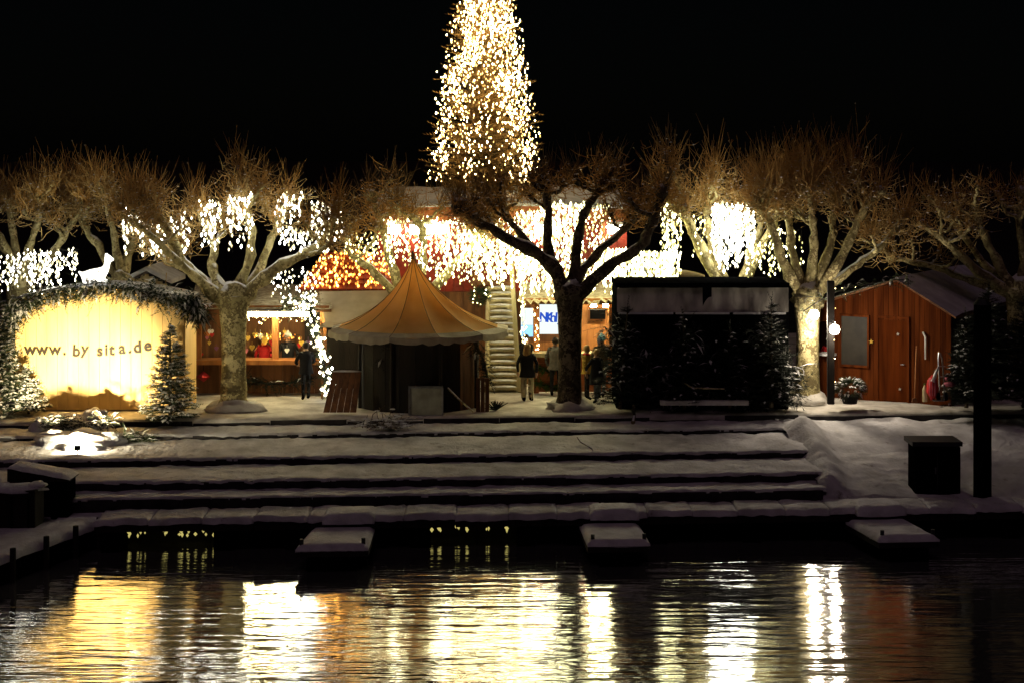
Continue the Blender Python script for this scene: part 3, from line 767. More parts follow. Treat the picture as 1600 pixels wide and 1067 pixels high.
for i, (a, b_) in enumerate(((606, 625), (640, 700), (836, 868), (950, 972))):
    lamp = thing('strip_lamp', ['left end strip lamp glowing below the pavilion fascia', 'wide strip lamp glowing above the tent tip under the fascia', 'strip lamp below the pavilion fascia behind the dark plane tree', 'right end strip lamp below the pavilion fascia'][i], 'lamp', W((a + b_) / 2, 352, D - .4), 'strip lamps under the pavilion roof')
    pbox(a, b_, 352, 366, D - .5, D - .4, 'diffuser', 'tube_light', lamp); pbox(a - 2, b_ + 2, 347, 351, D - .52, D - .38, 'housing', 'metal', lamp)

# red roof with the amber light net on the left of it
ar = thing('red_roof_stall', 'stall with red tiled roof under an amber light net', 'stall', W(540, 616, 57))
ra = [W(466, 454, 55.4), W(616, 454, 55.4), W(604, 398, 57.2), W(508, 396, 57.2)]
for r_ in range(7):                                            # courses of tiles
    for c_ in range(12):
        def P(u, v): return (ra[0].lerp(ra[1], u)).lerp(ra[3].lerp(ra[2], u), v)
        a, b_, c, d = P(c_ / 12 + .003, r_ / 7), P((c_ + 1) / 12 - .003, r_ / 7), P((c_ + 1) / 12 - .003, (r_ + 1.1) / 7), P(c_ / 12 + .003, (r_ + 1.1) / 7)
        u_ = Vector((0, -.03, .045)); MB().add([a, b_, c, d, a + u_, b_ + u_, c + u_ * .2, d + u_ * .2], [(0, 1, 5, 4), (4, 5, 6, 7), (1, 2, 6, 5), (3, 0, 4, 7)]).build('roof_tile', M['red_paint'], ar)
pbox(470, 612, 454, 460, 55.4, 57.4, 'eave_board', 'wood_brown', ar)
pbox(476, 606, 460, 614, 55.9, 57.6, 'wall', 'wood_dark', ar)
net = thing('light_net', 'dense amber fairy light net on the red roof', 'string lights', W(540, 450, 55.3))
bl, cb = MB(), MB(); rg = random.Random(5)
for i in range(330):
    u, v = rg.random(), rg.random(); p = (ra[0].lerp(ra[1], u)).lerp(ra[3].lerp(ra[2], u), v) + Vector((0, -.09, .09)); bl.octa(p, .030, .052)
for k in range(14):
    u = k / 13; cb.tube([(ra[0].lerp(ra[1], u)) + Vector((0, -.07, .09)), (ra[3].lerp(ra[2], u)) + Vector((0, -.07, .09))], .006, 3)
cb.build('cable', M['cable'], net); o = bl.build('bulbs', M['bulb_amber'], net); o['kind'] = 'stuff'

# tan canopy between the stall and the tent, pale dome tent on the right
cn = thing('tan_canopy', 'pale tan canopy stretched behind the orange tent', 'canopy', W(545, 612, 54.6))
vs = [W(498, 456, 54.8), W(620, 454, 54.8), W(625, 505, 53.6), W(508, 503, 53.6), W(498, 512, 53.55), W(625, 512, 53.55)]
MB().add(vs, [(0, 1, 2, 3), (3, 2, 5, 4)]).build('cloth', M['canopy'], cn)
for a in (503, 620): MB().tube([W(a, 505, 53.6), Vector((XX(a, 53.6), 53.6, GZ))], .03, 7).build('pole', M['wood_orange'], cn)
dm = thing('pale_roof_tent', 'pale curved tent roof behind the dark stall', 'tent', (XX(1060, 57), 57, GZ))
vs = []; fs = []
for j in range(6):
    for i in range(17):
        u = i / 16; a = 990 + 118 * u; t_ = j / 5
        vs.append(W(a, 452 - 30 * math.sin(math.pi * (.15 + .85 * (1 - u)) ) ** .6 * (1 - t_ * .35) if 0 < u < 1 else 452, 55.5 + 2 * t_))
for j in range(5):
    for i in range(16): a = j * 17 + i; fs.append((a, a + 1, a + 18, a + 17))
MB().add(vs, fs).build('roof', M['canopy'], dm, smooth=True)
pbox(992, 1106, 452, 600, 55.5, 57.5, 'wall', 'canopy', dm)

# ------------------------------------------------------------------ staircase
stc = thing('staircase', 'steep straight staircase with snowy steps beside the round tent', 'staircase', W(790, 612, 55))
N = 17
for i in range(N):
    u = i / (N - 1); d0 = 55.0 + 2.2 * u; z0 = GZ + .06 + 2.95 * u
    x0, x1 = XX(762, 55), XX(811 - 8 * u, 55)
    stp = MB().box(((x0 + x1) / 2, d0 + .14, z0 + .05), (x1 - x0, .30, .06)).build('step', M['wood_pale'], stc)
    MB().box(((x0 + x1) / 2, d0 + .27, z0 - .06), (x1 - x0 - .04, .03, .19)).build('riser', M['wood_pale'], stc)
    MB().blob(((x0 + x1) / 2, d0 + .12, z0 + .085), ((x1 - x0) / 2, .15, .055), i, .3, 12, 6, flat=True).build('step_snow', M['snow'], stp, smooth=True)
for a, b_ in ((799, 813), (761, 761)):
    MB().tube([Vector((XX(b_, 55), 54.95, GZ)), Vector((XX(a, 55), 57.3, GZ + 3.1))], .07, 4).build('stringer', M['wood_pale'], stc)
p0, p1 = W(812, 612, 54.9), W(797, 385, 55.2)
sd = Vector((.07, 0, 0)); bk_ = Vector((0, .05, 0))
MB().add([p0 - sd, p0 + sd, p1 + sd, p1 - sd, p0 - sd + bk_, p0 + sd + bk_, p1 + sd + bk_, p1 - sd + bk_], [(0, 1, 2, 3), (7, 6, 5, 4), (0, 4, 5, 1), (1, 5, 6, 2), (2, 6, 7, 3), (3, 7, 4, 0)]).build('rail_board', M['wood_pale'], stc)

# ------------------------------------------------------------------ left stall
D = 54.4
st = thing('market_stall', 'open wooden stall with bright tube light left of the tent', 'stall', (XX(410, D), D, GZ))
for i in range(22):
    a = 306 + i * 9.6; pbox(a, a + 9.2, 470, 616, D + 2.2, D + 2.3, 'back_board', 'wood_brown', st)
for a in (309, 430, 505): pbox(a - 5, a + 5, 486, 614, D - .05, D + .09, 'post', 'wood_orange', st)
pbox(306, 512, 563, 570, D - .35, D + .4, 'counter_top', 'wood_orange', st)
for i in range(12):
    a = 310 + i * 16.5; pbox(a, a + 16, 570, 614, D - .12, D - .06, 'front_board', 'wood_brown', st)
pbox(304, 514, 478, 486, D - .55, D - .45, 'fascia', 'wood_orange', st)
vs = [W(300, 484, D - .6), W(518, 484, D - .6), W(512, 450, D + 2.5), W(306, 450, D + 2.5)]
MB().add(vs + [v - Vector((0, 0, .08)) for v in vs], [(0, 1, 2, 3), (7, 6, 5, 4), (0, 4, 5, 1), (1, 5, 6, 2), (3, 7, 4, 0)]).build('roof', M['wood_brown'], st)
rs = MB(); vs = []; fs = []
for j in range(7):
    for i in range(31):
        u, v = i / 30, j / 6; p = W(299 + 220 * u, 484, D - .66).lerp(W(305 + 208 * u, 450, D + 2.5), v)
        vs.append(p + Vector((0, 0, .10 + .05 * mnoise.noise(p * 1.5) - (.08 if j == 0 else 0))))
for j in range(6):
    for i in range(30): a = j * 31 + i; fs.append((a, a + 1, a + 32, a + 31))
rs.add(vs, fs).build('roof_snow', M['thatch'], st, smooth=True)
lt = thing('tube_lamp', 'long bright tube lamp along the left stall front', 'lamp', W(430, 492, D - .6))
pbox(382, 492, 488, 495, D - .66, D - .60, 'tube', 'tube_hot', lt); pbox(380, 494, 485, 487.6, D - .67, D - .57, 'housing', 'white_paint', lt)
curtain(386, 490, 492, 503, D - .62, 26, .09, 'bulb_warm', 'short fringe of bulbs hanging below the tube lamp', .022, 3, .3, depth=.03, group=None)
curtain(392, 470, 523, 532, D + .9, 22, .07, 'bulb_amber', 'row of small yellow bulbs inside the left stall', .024, 4, .2, depth=.25, group=None)
swag = garland([W(385, 592, D - .2), W(430, 600, D - .25), W(490, 590, D - .2)], .09, 130, 'dark fir garland across the left stall counter front', 12, .05, 'fir_dark')
goods = ['red_bag', 'orange_fruit', 'gold', 'pink', 'coat_red', 'hat_white', 'purple', 'gold', 'coat_yellow']
for i in range(34):
    a = rnd.uniform(384, 500) if i > 6 else rnd.uniform(314, 342); b_ = rnd.uniform(518, 556); d = D + rnd.uniform(.7, 1.9); p = W(a, b_, d)
    q = MB(); r_ = rnd.uniform(.05, .10)
    prof = [(0, -1.0), (.5, -.45), (.95, .15), (.95, .55), (.6, .85), (.25, .75), (0, .5), (-.25, .75), (-.6, .85), (-.95, .55), (-.95, .15), (-.5, -.45)]
    q.prism([(p.x + x_ * r_, p.z + z_ * r_ * 1.1) for x_, z_ in prof], p.y - .02, p.y + .02)
    q.tube([p + Vector((0, 0, r_ * .5)), p + Vector((0, 0, r_ * 2.2))], .006, 4)
    o = q.build('hanging_heart', M[goods[i % len(goods)]])
    cn_ = ['crimson', 'orange', 'golden', 'pink', 'red', 'white', 'purple', 'golden', 'yellow'][i % len(goods)]; tag(o, 'small %s heart hanging among the goods in the left stall' % cn_, 'ornament', '%s hearts hanging in the left stall' % cn_)
rc = thing('red_ornament', 'red diamond shaped ornament under the left stall counter', 'ornament', W(318, 588, D - .2))
MB().octa(W(318, 588, D - .2), .22, .17).build('body', M['red_bag'], rc); MB().tube([W(318, 579, D - .2), W(318, 570, D - .2)], .01, 5).build('cord', M['cable'], rc)

# glowing twisted light pole
lp = thing('light_pole', 'leaning post wound with fir and white bulbs', 'light pole', (XX(512, 53.4), 53.4, GZ))
pp = [W(512, 616, 53.4), W(505, 565, 53.4), W(494, 515, 53.4), W(478, 462, 53.4)]
MB().tube(pp, .06, 7).build('post', M['wood_dark'], lp)
fm = MB(); bl = MB(); rg = random.Random(9); cp = catmull(pp, 10)
for i in range(330):
    p = cp[rg.randint(0, len(cp) - 1)]; d = Vector((rg.gauss(0, 1), rg.gauss(0, 1), rg.gauss(0, .6))).normalized(); needle_spray(fm, None, p + d * .06, d, .22, 0, rg, .05)
for i in range(125):
    p = cp[rg.randint(0, len(cp) - 1)]; bl.octa(p + Vector((rg.gauss(0, .11), -abs(rg.gauss(.05, .1)), rg.gauss(0, .06))), .042, .05)
fm.build('needles', M['fir'], lp); o = bl.build('bulbs', M['bulb_cool'], lp); o['kind'] = 'stuff'
bl = MB(); fm = MB()
fl = thing('light_bush', 'clump of white bulbs and fir at the left stall corner', 'string lights', W(470, 475, 53.6))
for i in range(60): bl.octa(W(rg.uniform(440, 495), rg.gauss(474, 9), 53.6 + rg.uniform(-.2, .2)), .034)
for i in range(140): needle_spray(fm, None, W(rg.uniform(440, 495), rg.gauss(474, 8), 53.7), Vector((rg.gauss(0, 1), rg.gauss(0, .6), rg.gauss(0, .6))).normalized(), .25, 0, rg, .05)
fm.build('needles', M['fir'], fl); o = bl.build('bulbs', M['bulb_cool'], fl); o['kind'] = 'stuff'

# ------------------------------------------------------------------ sign booth on the left
D = 51.0
bt = thing('sign_booth', 'yellow board booth with web address lettering under fir garland', 'booth', (XX(155, D), D, GZ))
x0, x1 = XX(24, D), XX(287, D); NP = 16
ztop = lambda u: ZZ(470, D) + .36 * math.sin(math.pi * min(1, max(0, u)))
for i in range(NP):
    a, b_ = x0 + (x1 - x0) * i / NP, x0 + (x1 - x0) * (i + 1) / NP - .008
    za, zb = ztop(i / NP), ztop((i + 1) / NP); dy = rnd.uniform(-.012, .012)
    MB().prism([(a, GZ + .03), (b_, GZ + .03), (b_, zb), (a, za)], D + dy, D + .05 + dy).build('board', M['board_yellow'], bt)
for i in range(6):
    a, b_ = D + .06 + i * .3, D + .06 + (i + 1) * .3 - .008
    MB().box((x1 - .02 + .03, (a + b_) / 2, (GZ + ZZ(470, D)) / 2), (.05, b_ - a, ZZ(470, D) - GZ)).build('side_board', M['board_yellow'], bt)
MB().box(((x0 + x1) / 2, D + 1.9, GZ + 1.5), (x1 - x0, .06, 3.0)).build('back_wall', M['wood_brown'], bt)
MB().box((x0 + .03, D + 1.0, GZ + 1.5), (.05, 1.8, 3.0)).build('left_wall', M['wood_brown'], bt)
vs = []; fs = []
for i in range(NP + 1):
    u = i / NP; x = x0 - .1 + (x1 - x0 + .2) * u; z = ztop(u) + .02
    vs += [Vector((x, D - .12, z)), Vector((x, D + 2.0, z)), Vector((x, D - .12, z + .05 + .03 * mnoise.noise(Vector((x, 0, 0))))), Vector((x, D + 2.0, z + .06))]
for i in range(NP): a = 4 * i; fs += [(a, a + 4, a + 5, a + 1), (a + 2, a + 3, a + 7, a + 6), (a, a + 2, a + 6, a + 4), (a + 1, a + 5, a + 7, a + 3)]
MB().add(vs, fs).build('snowy_roof', M['snow'], bt, smooth=True)
def glyph(ch, pos, size, rot, m, parent, ext=.012):
    cu = bpy.data.curves.new('letter', 'FONT'); cu.body = ch; cu.size = size; cu.extrude = ext; cu.offset = .011; cu.align_x = 'CENTER'
    o = bpy.data.objects.new('tmp', cu); col.objects.link(o)
    dg = bpy.context.evaluated_depsgraph_get(); me = bpy.data.meshes.new_from_object(o.evaluated_get(dg))
    bpy.data.objects.remove(o); bpy.data.curves.remove(cu)
    me.transform(Matrix.Rotation(rot, 4, 'Y') @ Matrix.Rotation(R(90), 4, 'X'))
    me.materials.clear(); me.materials.append(M[m])
    q = bpy.data.objects.new('letter', me); col.objects.link(q); q.parent = parent; q.location = Vector(pos) - ORG[parent]; ORG[q] = Vector(pos)
    return q
for ch, a, b_, rt in (('w', 47, 554, 2), ('w', 66, 554, -2), ('w', 86, 554, 0), ('.', 101, 554.5, 0), ('b', 119, 556.5, 3), ('y', 132, 553, 5), ('s', 156, 556, 0), ('i', 166, 555, 0), ('t', 174.5, 554.5, 3),
                     ('a', 191, 552.5, -3), ('.', 203, 551.5, 0), ('d', 215, 551, -4), ('e', 231, 548, -5)):
    p = W(a, b_, D - .03); glyph(ch, p, .46, R(rt), 'letter', bt)
garland([W(8, 540, D - .2), W(12, 505, D - .25), W(30, 482, D - .2), W(75, 463, D - .2), W(150, 449, D - .2), W(215, 455, D - .2), W(270, 466, D - .25), W(318, 478, D - .2)], .3, 1300, 'snowy fir garland arched over the yellow board', 21, .45, droop=.5)
garland([W(292, 470, D - .1), W(306, 478, D - .1), W(318, 488, D - .1)], .2, 130, 'drooping fir branches at the right corner of the yellow board', 22, .4, droop=1.0, L=.5)
# small hut with snowy gable behind
D2 = 56.0
sh = thing('small_hut', 'small hut with snowy gable roof behind the yellow booth', 'hut', (XX(228, D2), D2, GZ))
for i in range(9):
    a = 198 + i * 7; zt = 446 - max(0, 18 - abs(a + 3 - 228) * .55); pbox(a, a + 6.7, zt, 615, D2, D2 + .05, 'board', 'wood_pale', sh)
for s_ in (-1, 1):
    p0, p1 = W(228, 424, D2 - .3), W(228 + s_ * 40, 444, D2 - .3); bk2 = Vector((0, 2.4, 0)); up = Vector((0, 0, .14))
    MB().add([p0, p1, p1 + bk2, p0 + bk2, p0 + up, p1 + up, p1 + bk2 + up, p0 + bk2 + up], [(0, 1, 2, 3), (7, 6, 5, 4), (0, 4, 5, 1), (1, 5, 6, 2), (2, 6, 7, 3), (3, 7, 4, 0)]).build('roof_slope', M['snow'], sh)
# glowing deer figure on the booth roof
V = [(0, 0, .28), (.22, 0, .30), (.45, 0, .32), (.62, 0, .42), (.66, 0, .62), (.68, 0, .78), (.86, 0, .72), (.62, .06, .92), (.62, -.06, .92), (-.1, 0, .30), (-.2, 0, .38),
     (.50, .1, .12), (.72, .12, .06), (.50, -.1, .12), (.72, -.12, .06), (.02, .12, .12), (.26, .16, .05), (.02, -.12, .12), (.26, -.16, .05)]
E = [(0, 1), (1, 2), (2, 3), (3, 4), (4, 5), (5, 6), (5, 7), (5, 8), (0, 9), (9, 10), (2, 11), (11, 12), (2, 13), (13, 14), (0, 15), (15, 16), (0, 17), (17, 18)]
rr = [.17, .17, .16, .12, .085, .085, .045, .025, .025, .06, .03, .07, .04, .07, .04, .08, .04, .08, .04]
me = skin_body([Vector(v) * .98 for v in V], E, rr)
me.materials.append(M['figure'])
df = bpy.data.objects.new('deer_figure', me); col.objects.link(df); df.location = W(133, 448, D + .3); df.location.z = ztop(.42) + .10
tag(df, 'white glowing deer figure lying on the yellow booth roof', 'figure')

# flood lamp with snow heap before the board
fd = thing('flood_lamp', 'small black flood lamp in the snow before the yellow board', 'lamp', W(121, 713, 45.4))
LP = W(121, 699, 45.4)
MB().box(LP, (.16, .10, .13), M=Matrix.Rotation(R(-20), 3, 'X')).build('housing', M['black'], fd, bevel=.012)
MB().box(LP + Vector((0, .062, .02)), (.12, .015, .09), M=Matrix.Rotation(R(-20), 3, 'X')).build('lens', M['flood_lens'], fd)
MB().tube([LP - Vector((0, 0, .05)), LP - Vector((0, 0, .22))], .02, 6).build('stake', M['metal_dark'], fd)
sp = bpy.data.lights.new('flood_beam', 'SPOT'); sp.energy = 10500; sp.color = (1.0, .80, .44); sp.spot_size = R(64); sp.spot_blend = 1.0; sp.shadow_soft_size = .06
spo = bpy.data.objects.new('flood_beam', sp); col.objects.link(spo); spo.location = LP + Vector((0, .12, .06)) - ORG[fd]; spo.parent = fd
dirv = W(135, 604, 51) - (LP + Vector((0, .12, .06))); spo.rotation_euler = dirv.to_track_quat('-Z', 'Y').to_euler()
hp = thing('snow_heap', 'floodlit snow heap with fir branches before the yellow board', 'snow heap', W(122, 690, 48.3))
hb = MB()
for (a, d, z, rx, ry, rz) in ((125, 47.1, 1.40, 1.05, .85, .42), (88, 47.3, 1.42, .55, .6, .30), (160, 47.2, 1.38, .5, .6, .34), (128, 46.2, 1.36, .85, .5, .20), (118, 49.2, 1.58, .95, .45, .34), (86, 49.4, 1.62, .5, .4, .26), (150, 49.3, 1.66, .38, .4, .40), (64, 48.6, 1.55, .3, .3, .34)):
    hb.blob((XX(a, d), d, z), (rx, ry, rz), a, .55, 26, 14)
hb.build('snow', M['snow'], hp, smooth=True)
fm, sm = MB(), MB(); rg = random.Random(31)
for i in range(170):
    p = W(rg.uniform(62, 178), rg.gauss(660, 4), 48.5 + rg.uniform(-.3, .3)); needle_spray(fm, sm, p, Vector((rg.gauss(0, 1), rg.gauss(-.3, .5), rg.gauss(0, .22))).normalized(), .32, .5, rg, .06)
fm.build('fir_branches', M['fir_dark'], hp); sm.build('branch_snow', M['needle_snow'], hp, kind='stuff')
MB().tube([W(148, 642, 48.7), W(158, 652, 48.6), W(178, 668, 48.4)], [.05, .05, .03], 6).build('branch', M['bark_dark'], hp)
fm, sm = MB(), MB()
bs = thing('fir_branch_pile', 'cut fir branches lying on the step right of the lit heap', 'branches', W(205, 690, 47.5))
for i in range(90):
    p = W(rg.uniform(180, 232), rg.gauss(686, 3.5), 47.5 + rg.uniform(-.3, .3)); needle_spray(fm, sm, p, Vector((rg.gauss(0, 1), rg.gauss(-.2, .5), abs(rg.gauss(.1, .2)))).normalized(), .38, .45, rg, .06)
fm.build('needles', M['fir'], bs); sm.build('snow', M['needle_snow'], bs, kind='stuff')
fir(W(266, 662, 49.6), 2.75, .85, 'snowy young fir at the right corner of the yellow board', 'fir', .42, 15, 8, 3, 'firs around the stalls', twigl=.26)
fir(W(0, 660, 49.9), 3.4, .85, 'snow laden fir brightly lit at the left edge', 'fir', .55, 17, 8, 4, 'firs around the stalls', twigl=.28)
fir(W(45, 645, 50.3), 1.3, .55, 'low floodlit fir bush at the left foot of the yellow board', 'fir', .8, 9, 7, 14, 'firs around the stalls', twigl=.24)

# ------------------------------------------------------------------ round tent with the witch-hat roof
TC = Vector((XX(655, 52.3), 52.3, GZ)); NS = 12
tn = thing('round_tent', 'round market tent with pointed orange canvas roof and dark wooden walls', 'tent', TC)
ap = ZZ(399, 52.3); ev = ZZ(513, 52.3)
apx = XX(645, 52.3)
def roofp(a, t_):     # t 0 apex .. 1 eave, concave like a hat
    r = 2.72 * (t_ ** 1.28 * .82 + .18 * t_ ** 3.2); z = ap + (ev - ap) * (1 - (1 - t_) ** 1.35)
    cx = apx + (TC.x - apx) * t_
    return Vector((cx + r * math.cos(a), TC.y + r * math.sin(a), z))
a0 = R(-90) + math.pi / NS
for k in range(NS):
    aa, ab = a0 + 2 * math.pi * k / NS, a0 + 2 * math.pi * (k + 1) / NS
    vs = []; fs = []; nn = 12; mm = 6
    for j in range(nn + 1):
        for i in range(mm + 1):
            t_ = j / nn; u = i / mm
            p = roofp(aa, t_).lerp(roofp(ab, t_), u)
            sag = math.sin(math.pi * u) * .10 * math.sin(math.pi * min(1, t_ * 1.0)) * (.5 + t_)
            p.z -= sag + .03 * mnoise.noise(Vector((p.x * 2, p.y * 2, p.z * 2))) * t_
            if j == nn: p.z -= .05 * math.sin(math.pi * u)
            vs.append(p)
    for j in range(nn):
        for i in range(mm): q = j * (mm + 1) + i; fs.append((q, q + 1, q + mm + 2, q + mm + 1))
    rpn = MB().add(vs, fs).build('roof_panel', M['tent'], tn, smooth=True)
    MB().tube([roofp(aa, j / 12) + Vector((0, 0, .012)) for j in range(13)], .009, 5).build('seam', M['tent_seam'], rpn)
    vs = []; fs = []; mm = 9
    for i in range(mm + 1):
        u = i / mm; p = roofp(aa, 1.0).lerp(roofp(ab, 1.0), u); p.z -= .05 * math.sin(math.pi * u)
        sc = .15 + .035 * abs(math.sin(u * math.pi * 3)) + rnd.uniform(-.03, .03)
        q_ = roofp(aa, .93).lerp(roofp(ab, .93), u); 
        vs += [p + Vector((0, 0, .012)), p + (p - Vector((TC.x, TC.y, p.z))).normalized() * .02 - Vector((0, 0, sc)), q_ + Vector((0, 0, .02))]
    for i in range(mm): q = 3 * i; fs += [(q, q + 3, q + 4, q + 1), (q + 2, q + 5, q + 3, q)]
    MB().add(vs, fs).build('valance', M['tent_valance'], rpn)
MB().tube([(apx, TC.y, ap - .12), (apx, TC.y, ap + .02), (apx, TC.y, ap + .12)], [.07, .05, .015], 8).build('finial', M['tent_seam'], tn)
for k in range(24):
    aa, ab = 2 * math.pi * k / 24, 2 * math.pi * (k + .97) / 24
    p, q = TC + Vector((1.78 * math.cos(aa), 1.78 * math.sin(aa), 0)), TC + Vector((1.78 * math.cos(ab), 1.78 * math.sin(ab), 0))
    inn = Vector((-(math.cos((aa + ab) / 2)), -(math.sin((aa + ab) / 2)), 0)) * .05; up = Vector((0, 0, ev - GZ - .05))
    MB().add([p, q, q + inn, p + inn, p + up, q + up, q + inn + up, p + inn + up], [(3, 2, 1, 0), (4, 5, 6, 7), (0, 1, 5, 4), (1, 2, 6, 5), (2, 3, 7, 6), (3, 0, 4, 7)]).build('wall_board', M['wood_dark'] if k not in (21, 22) else M['wood_brown'], tn)
for k in range(8):
    a = 2 * math.pi * (k + .5) / 8; p = TC + Vector((1.84 * math.cos(a), 1.84 * math.sin(a), 0))
    MB().tube([p, p + Vector((0, 0, ev - GZ))], .05, 6).build('post', M['wood_dark'], tn)
garland([W(576, 520, 52.0), W(581, 560, 51.6), W(600, 562, 51.0), W(612, 530, 50.8)], .16, 120, 'dark fir branches hanging at the left wall of the round tent', 41, .02, 'fir_dark', droop=.8)
garland([W(742, 530, 51.0), W(756, 565, 51.5), W(762, 600, 51.6)], .14, 110, 'dark fir branches hanging at the right wall of the round tent', 42, .05, 'fir_dark', droop=.8)

def leaning(name, label, cat, c0, c1, dfoot, dtop, n_, m_, pr=None):
    (a0_, b0_), (a1_, b1_) = c0, c1
    t = thing(name, label, cat, W((a0_ + a1_) / 2, b1_, dfoot)); return t
# leaning board panel
lb = thing('board_panel', 'brown plank panel leaning against the round tent', 'panel', W(532, 645, 50.3))
for i in range(5):
    u0, u1 = i / 5, (i + .95) / 5
    A = W(505 + 52 * u0, 644, 50.3); B = W(505 + 52 * u1, 644, 50.3); C = W(520 + 45 * u1, 581, 51.0); Dd = W(520 + 45 * u0, 581, 51.0); th = Vector((0, .05, .01))
    MB().add([A, B, C, Dd, A + th, B + th, C + th, Dd + th], [(0, 1, 2, 3), (7, 6, 5, 4), (0, 4, 5, 1), (1, 5, 6, 2), (2, 6, 7, 3), (3, 7, 4, 0)]).build('plank', M['wood_brown'], lb)
MB().blob(W(542, 580.5, 51.02), (.43, .06, .045), 3, .4, 12, 6, flat=True).build('snow_cap', M['snow'], lb, smooth=True)
# pale sheet with frame
ps = thing('grey_crate', 'pale grey square box standing before the dark tent wall', 'box', W(665, 652, 50.2))
pbox(640, 691, 606, 650, 50.2, 50.75, 'body', 'panel_grey', ps, .02)
for a, b_, c, d in ((638, 692, 603, 606.5), (638, 692, 648, 651), (638, 640.5, 606.5, 648), (690, 692.5, 606.5, 648)): pbox(a, b_, c, d, 50.17, 50.30, 'rim', 'metal', ps)
stx = MB().tube([W(700, 606, 50.6), W(718, 624, 50.3), W(740, 643, 50.15)], [.035, .03, .028], 6).build('leaning_stick', M['bark']); tag(stx, 'crooked snowy stick leaning against the front of the round tent', 'stick')
pl = thing('bark_slab', 'rough brown slab standing at the right tent corner', 'slab', W(755, 643, 50.9))
for i in range(3): pbox(744 + i * 7, 750.4 + i * 7, 588 + rnd.uniform(0, 8), 643, 50.85 + .02 * i, 50.95, 'plank', 'wood_brown', pl)
# bare snowy bush
bu = thing('snowy_bush', 'low bare bush caught with snow on the top step', 'bush', W(605, 668, 48.6)); tw_, sn = MB(), MB(); rg = random.Random(17)
for i in range(110):
    p = W(rg.gauss(605, 14), 668, 48.6 + rg.uniform(-.25, .25)); d = Vector((rg.gauss(0, .9), rg.gauss(-.1, .5), rg.uniform(.15, .7))).normalized(); L = rg.uniform(.35, .85)
    m1 = p + d * L * .5; e = p + d * L + Vector((rg.gauss(0, .1), 0, -.14)); tw_.tube([p, m1, e], [.012, .009, .004], 4, cap=False); 
    if rg.random() < .75: sn.blob(m1.lerp(e, rg.random() * .7) + Vector((0, 0, .015)), (.08, .045, .022), i, .5, 6, 4)
tw_.build('twigs', M['bark_dark'], bu); sn.build('snow', M['snow'], bu, smooth=True, kind='stuff')
dk = MB(); 
for i in range(40): dk.tube([W(775, 640, 51.2), W(775, 640, 51.2) + Vector((rg.gauss(0, .13), rg.gauss(0, .1), rg.uniform(.05, .28)))], [.02, .008], 4)
o = dk.build('dark_shrub', M['fir_dark']); tag(o, 'small dark shrub at the right foot of the round tent', 'shrub')

# ------------------------------------------------------------------ right stall with the blue sign
D = 54.6
rs_ = thing('market_stall', 'wooden stall with thatched roof behind the dark plane tree', 'stall', (XX(890, D), D, GZ))
for i in range(15):
    a = 818 + i * 10; pbox(a, a + 9.6, 470, 616, D + 2.4, D + 2.5, 'back_board', 'wood_orange', rs_)
for a in (838, 905, 955): pbox(a - 4, a + 4, 476, 614, D - .05, D + .09, 'post', 'wood_orange', rs_)
pbox(815, 962, 467, 476, D - .3, D - .18, 'fascia', 'wood_orange', rs_)
pbox(832, 958, 552, 558, D - .4, D + .3, 'counter_top', 'wood_pale', rs_)
for i in range(6): pbox(838, 958, 558 + i * 9, 566.6 + i * 9, D - .1, D - .04, 'front_board', 'roof_orange', rs_)
vs = []; fs = []
for j in range(9):
    for i in range(41):
        u, v = i / 40, j / 8; p = W(810 + 156 * u, 470, D - .55).lerp(W(815 + 148 * u, 442, D + 2.6), v); p.z += .09 * mnoise.noise(p * 3) - (.06 * (i % 3) if j == 0 else 0); vs.append(p)
for j in range(8):
    for i in range(40): a = j * 41 + i; fs.append((a, a + 1, a + 42, a + 41))
MB().add(vs, fs).build('thatched_roof', M['thatch'], rs_)
sg = thing('lit_sign', 'pale lit sign with blue lettering in the right stall', 'sign', W(870, 515, D + 1.9))
pbox(843, 906, 476, 522, D + 1.9, D + 1.96, 'panel', 'screen_white', sg)
for ch, a in (('N', 850), ('K', 857.5), ('h', 864), ('l', 869), ('j', 873.5)): glyph(ch, W(a, 503, D + 1.87), .42, R(3), 'blue_ink', sg)
bs_ = thing('information_display', 'small bright blue white panel left of the stall post', 'panel', W(824, 525, D + 1.5))
pbox(814, 833, 482, 508, D + 1.5, D + 1.56, 'screen', 'screen_white', bs_); pbox(814, 833, 508.5, 526, D + 1.5, D + 1.56, 'lower_screen', 'screen_blue', bs_)
tv = thing('television', 'black wall screen in the right stall beside the dark tree', 'screen', W(934, 498, D + 1.8)); pbox(922, 946, 485, 499, D + 1.8, D + 1.88, 'panel', 'black', tv); pbox(920.5, 947.5, 483.5, 485, D + 1.79, D + 1.9, 'frame', 'metal_dark', tv)
for i, (a, b_) in enumerate(((923, 932), (942, 958))):
    l_ = thing('ceiling_lamp', ['short white lamp under the thatched stall roof', 'long white lamp at the right end of the thatched stall roof'][i], 'lamp', W((a + b_) / 2, 477, D + .2), 'lamps under the thatched roof'); pbox(a, b_, 473.5, 480, D + .2, D + .26, 'diffuser', 'lamp_hot', l_); pbox(a - 1, b_ + 1, 471, 473.2, D + .19, D + .28, 'housing', 'metal', l_)
garland([W(836, 572, D - .16), W(858, 579, D - .2), W(882, 570, D - .16)], .07, 110, 'upper green fir swag on the right stall counter', 51, .0, 'green_cloth', L=.22)
garland([W(834, 596, D - .16), W(858, 603, D - .2), W(884, 597, D - .16)], .07, 110, 'lower green fir swag on the right stall counter', 52, .0, 'green_cloth', L=.22)
curtain(834, 842, 480, 560, D - .12, 2, .16, 'bulb_warm', 'warm bulbs running down the orange stall post', .028, 61, .9, group=None, depth=.03)
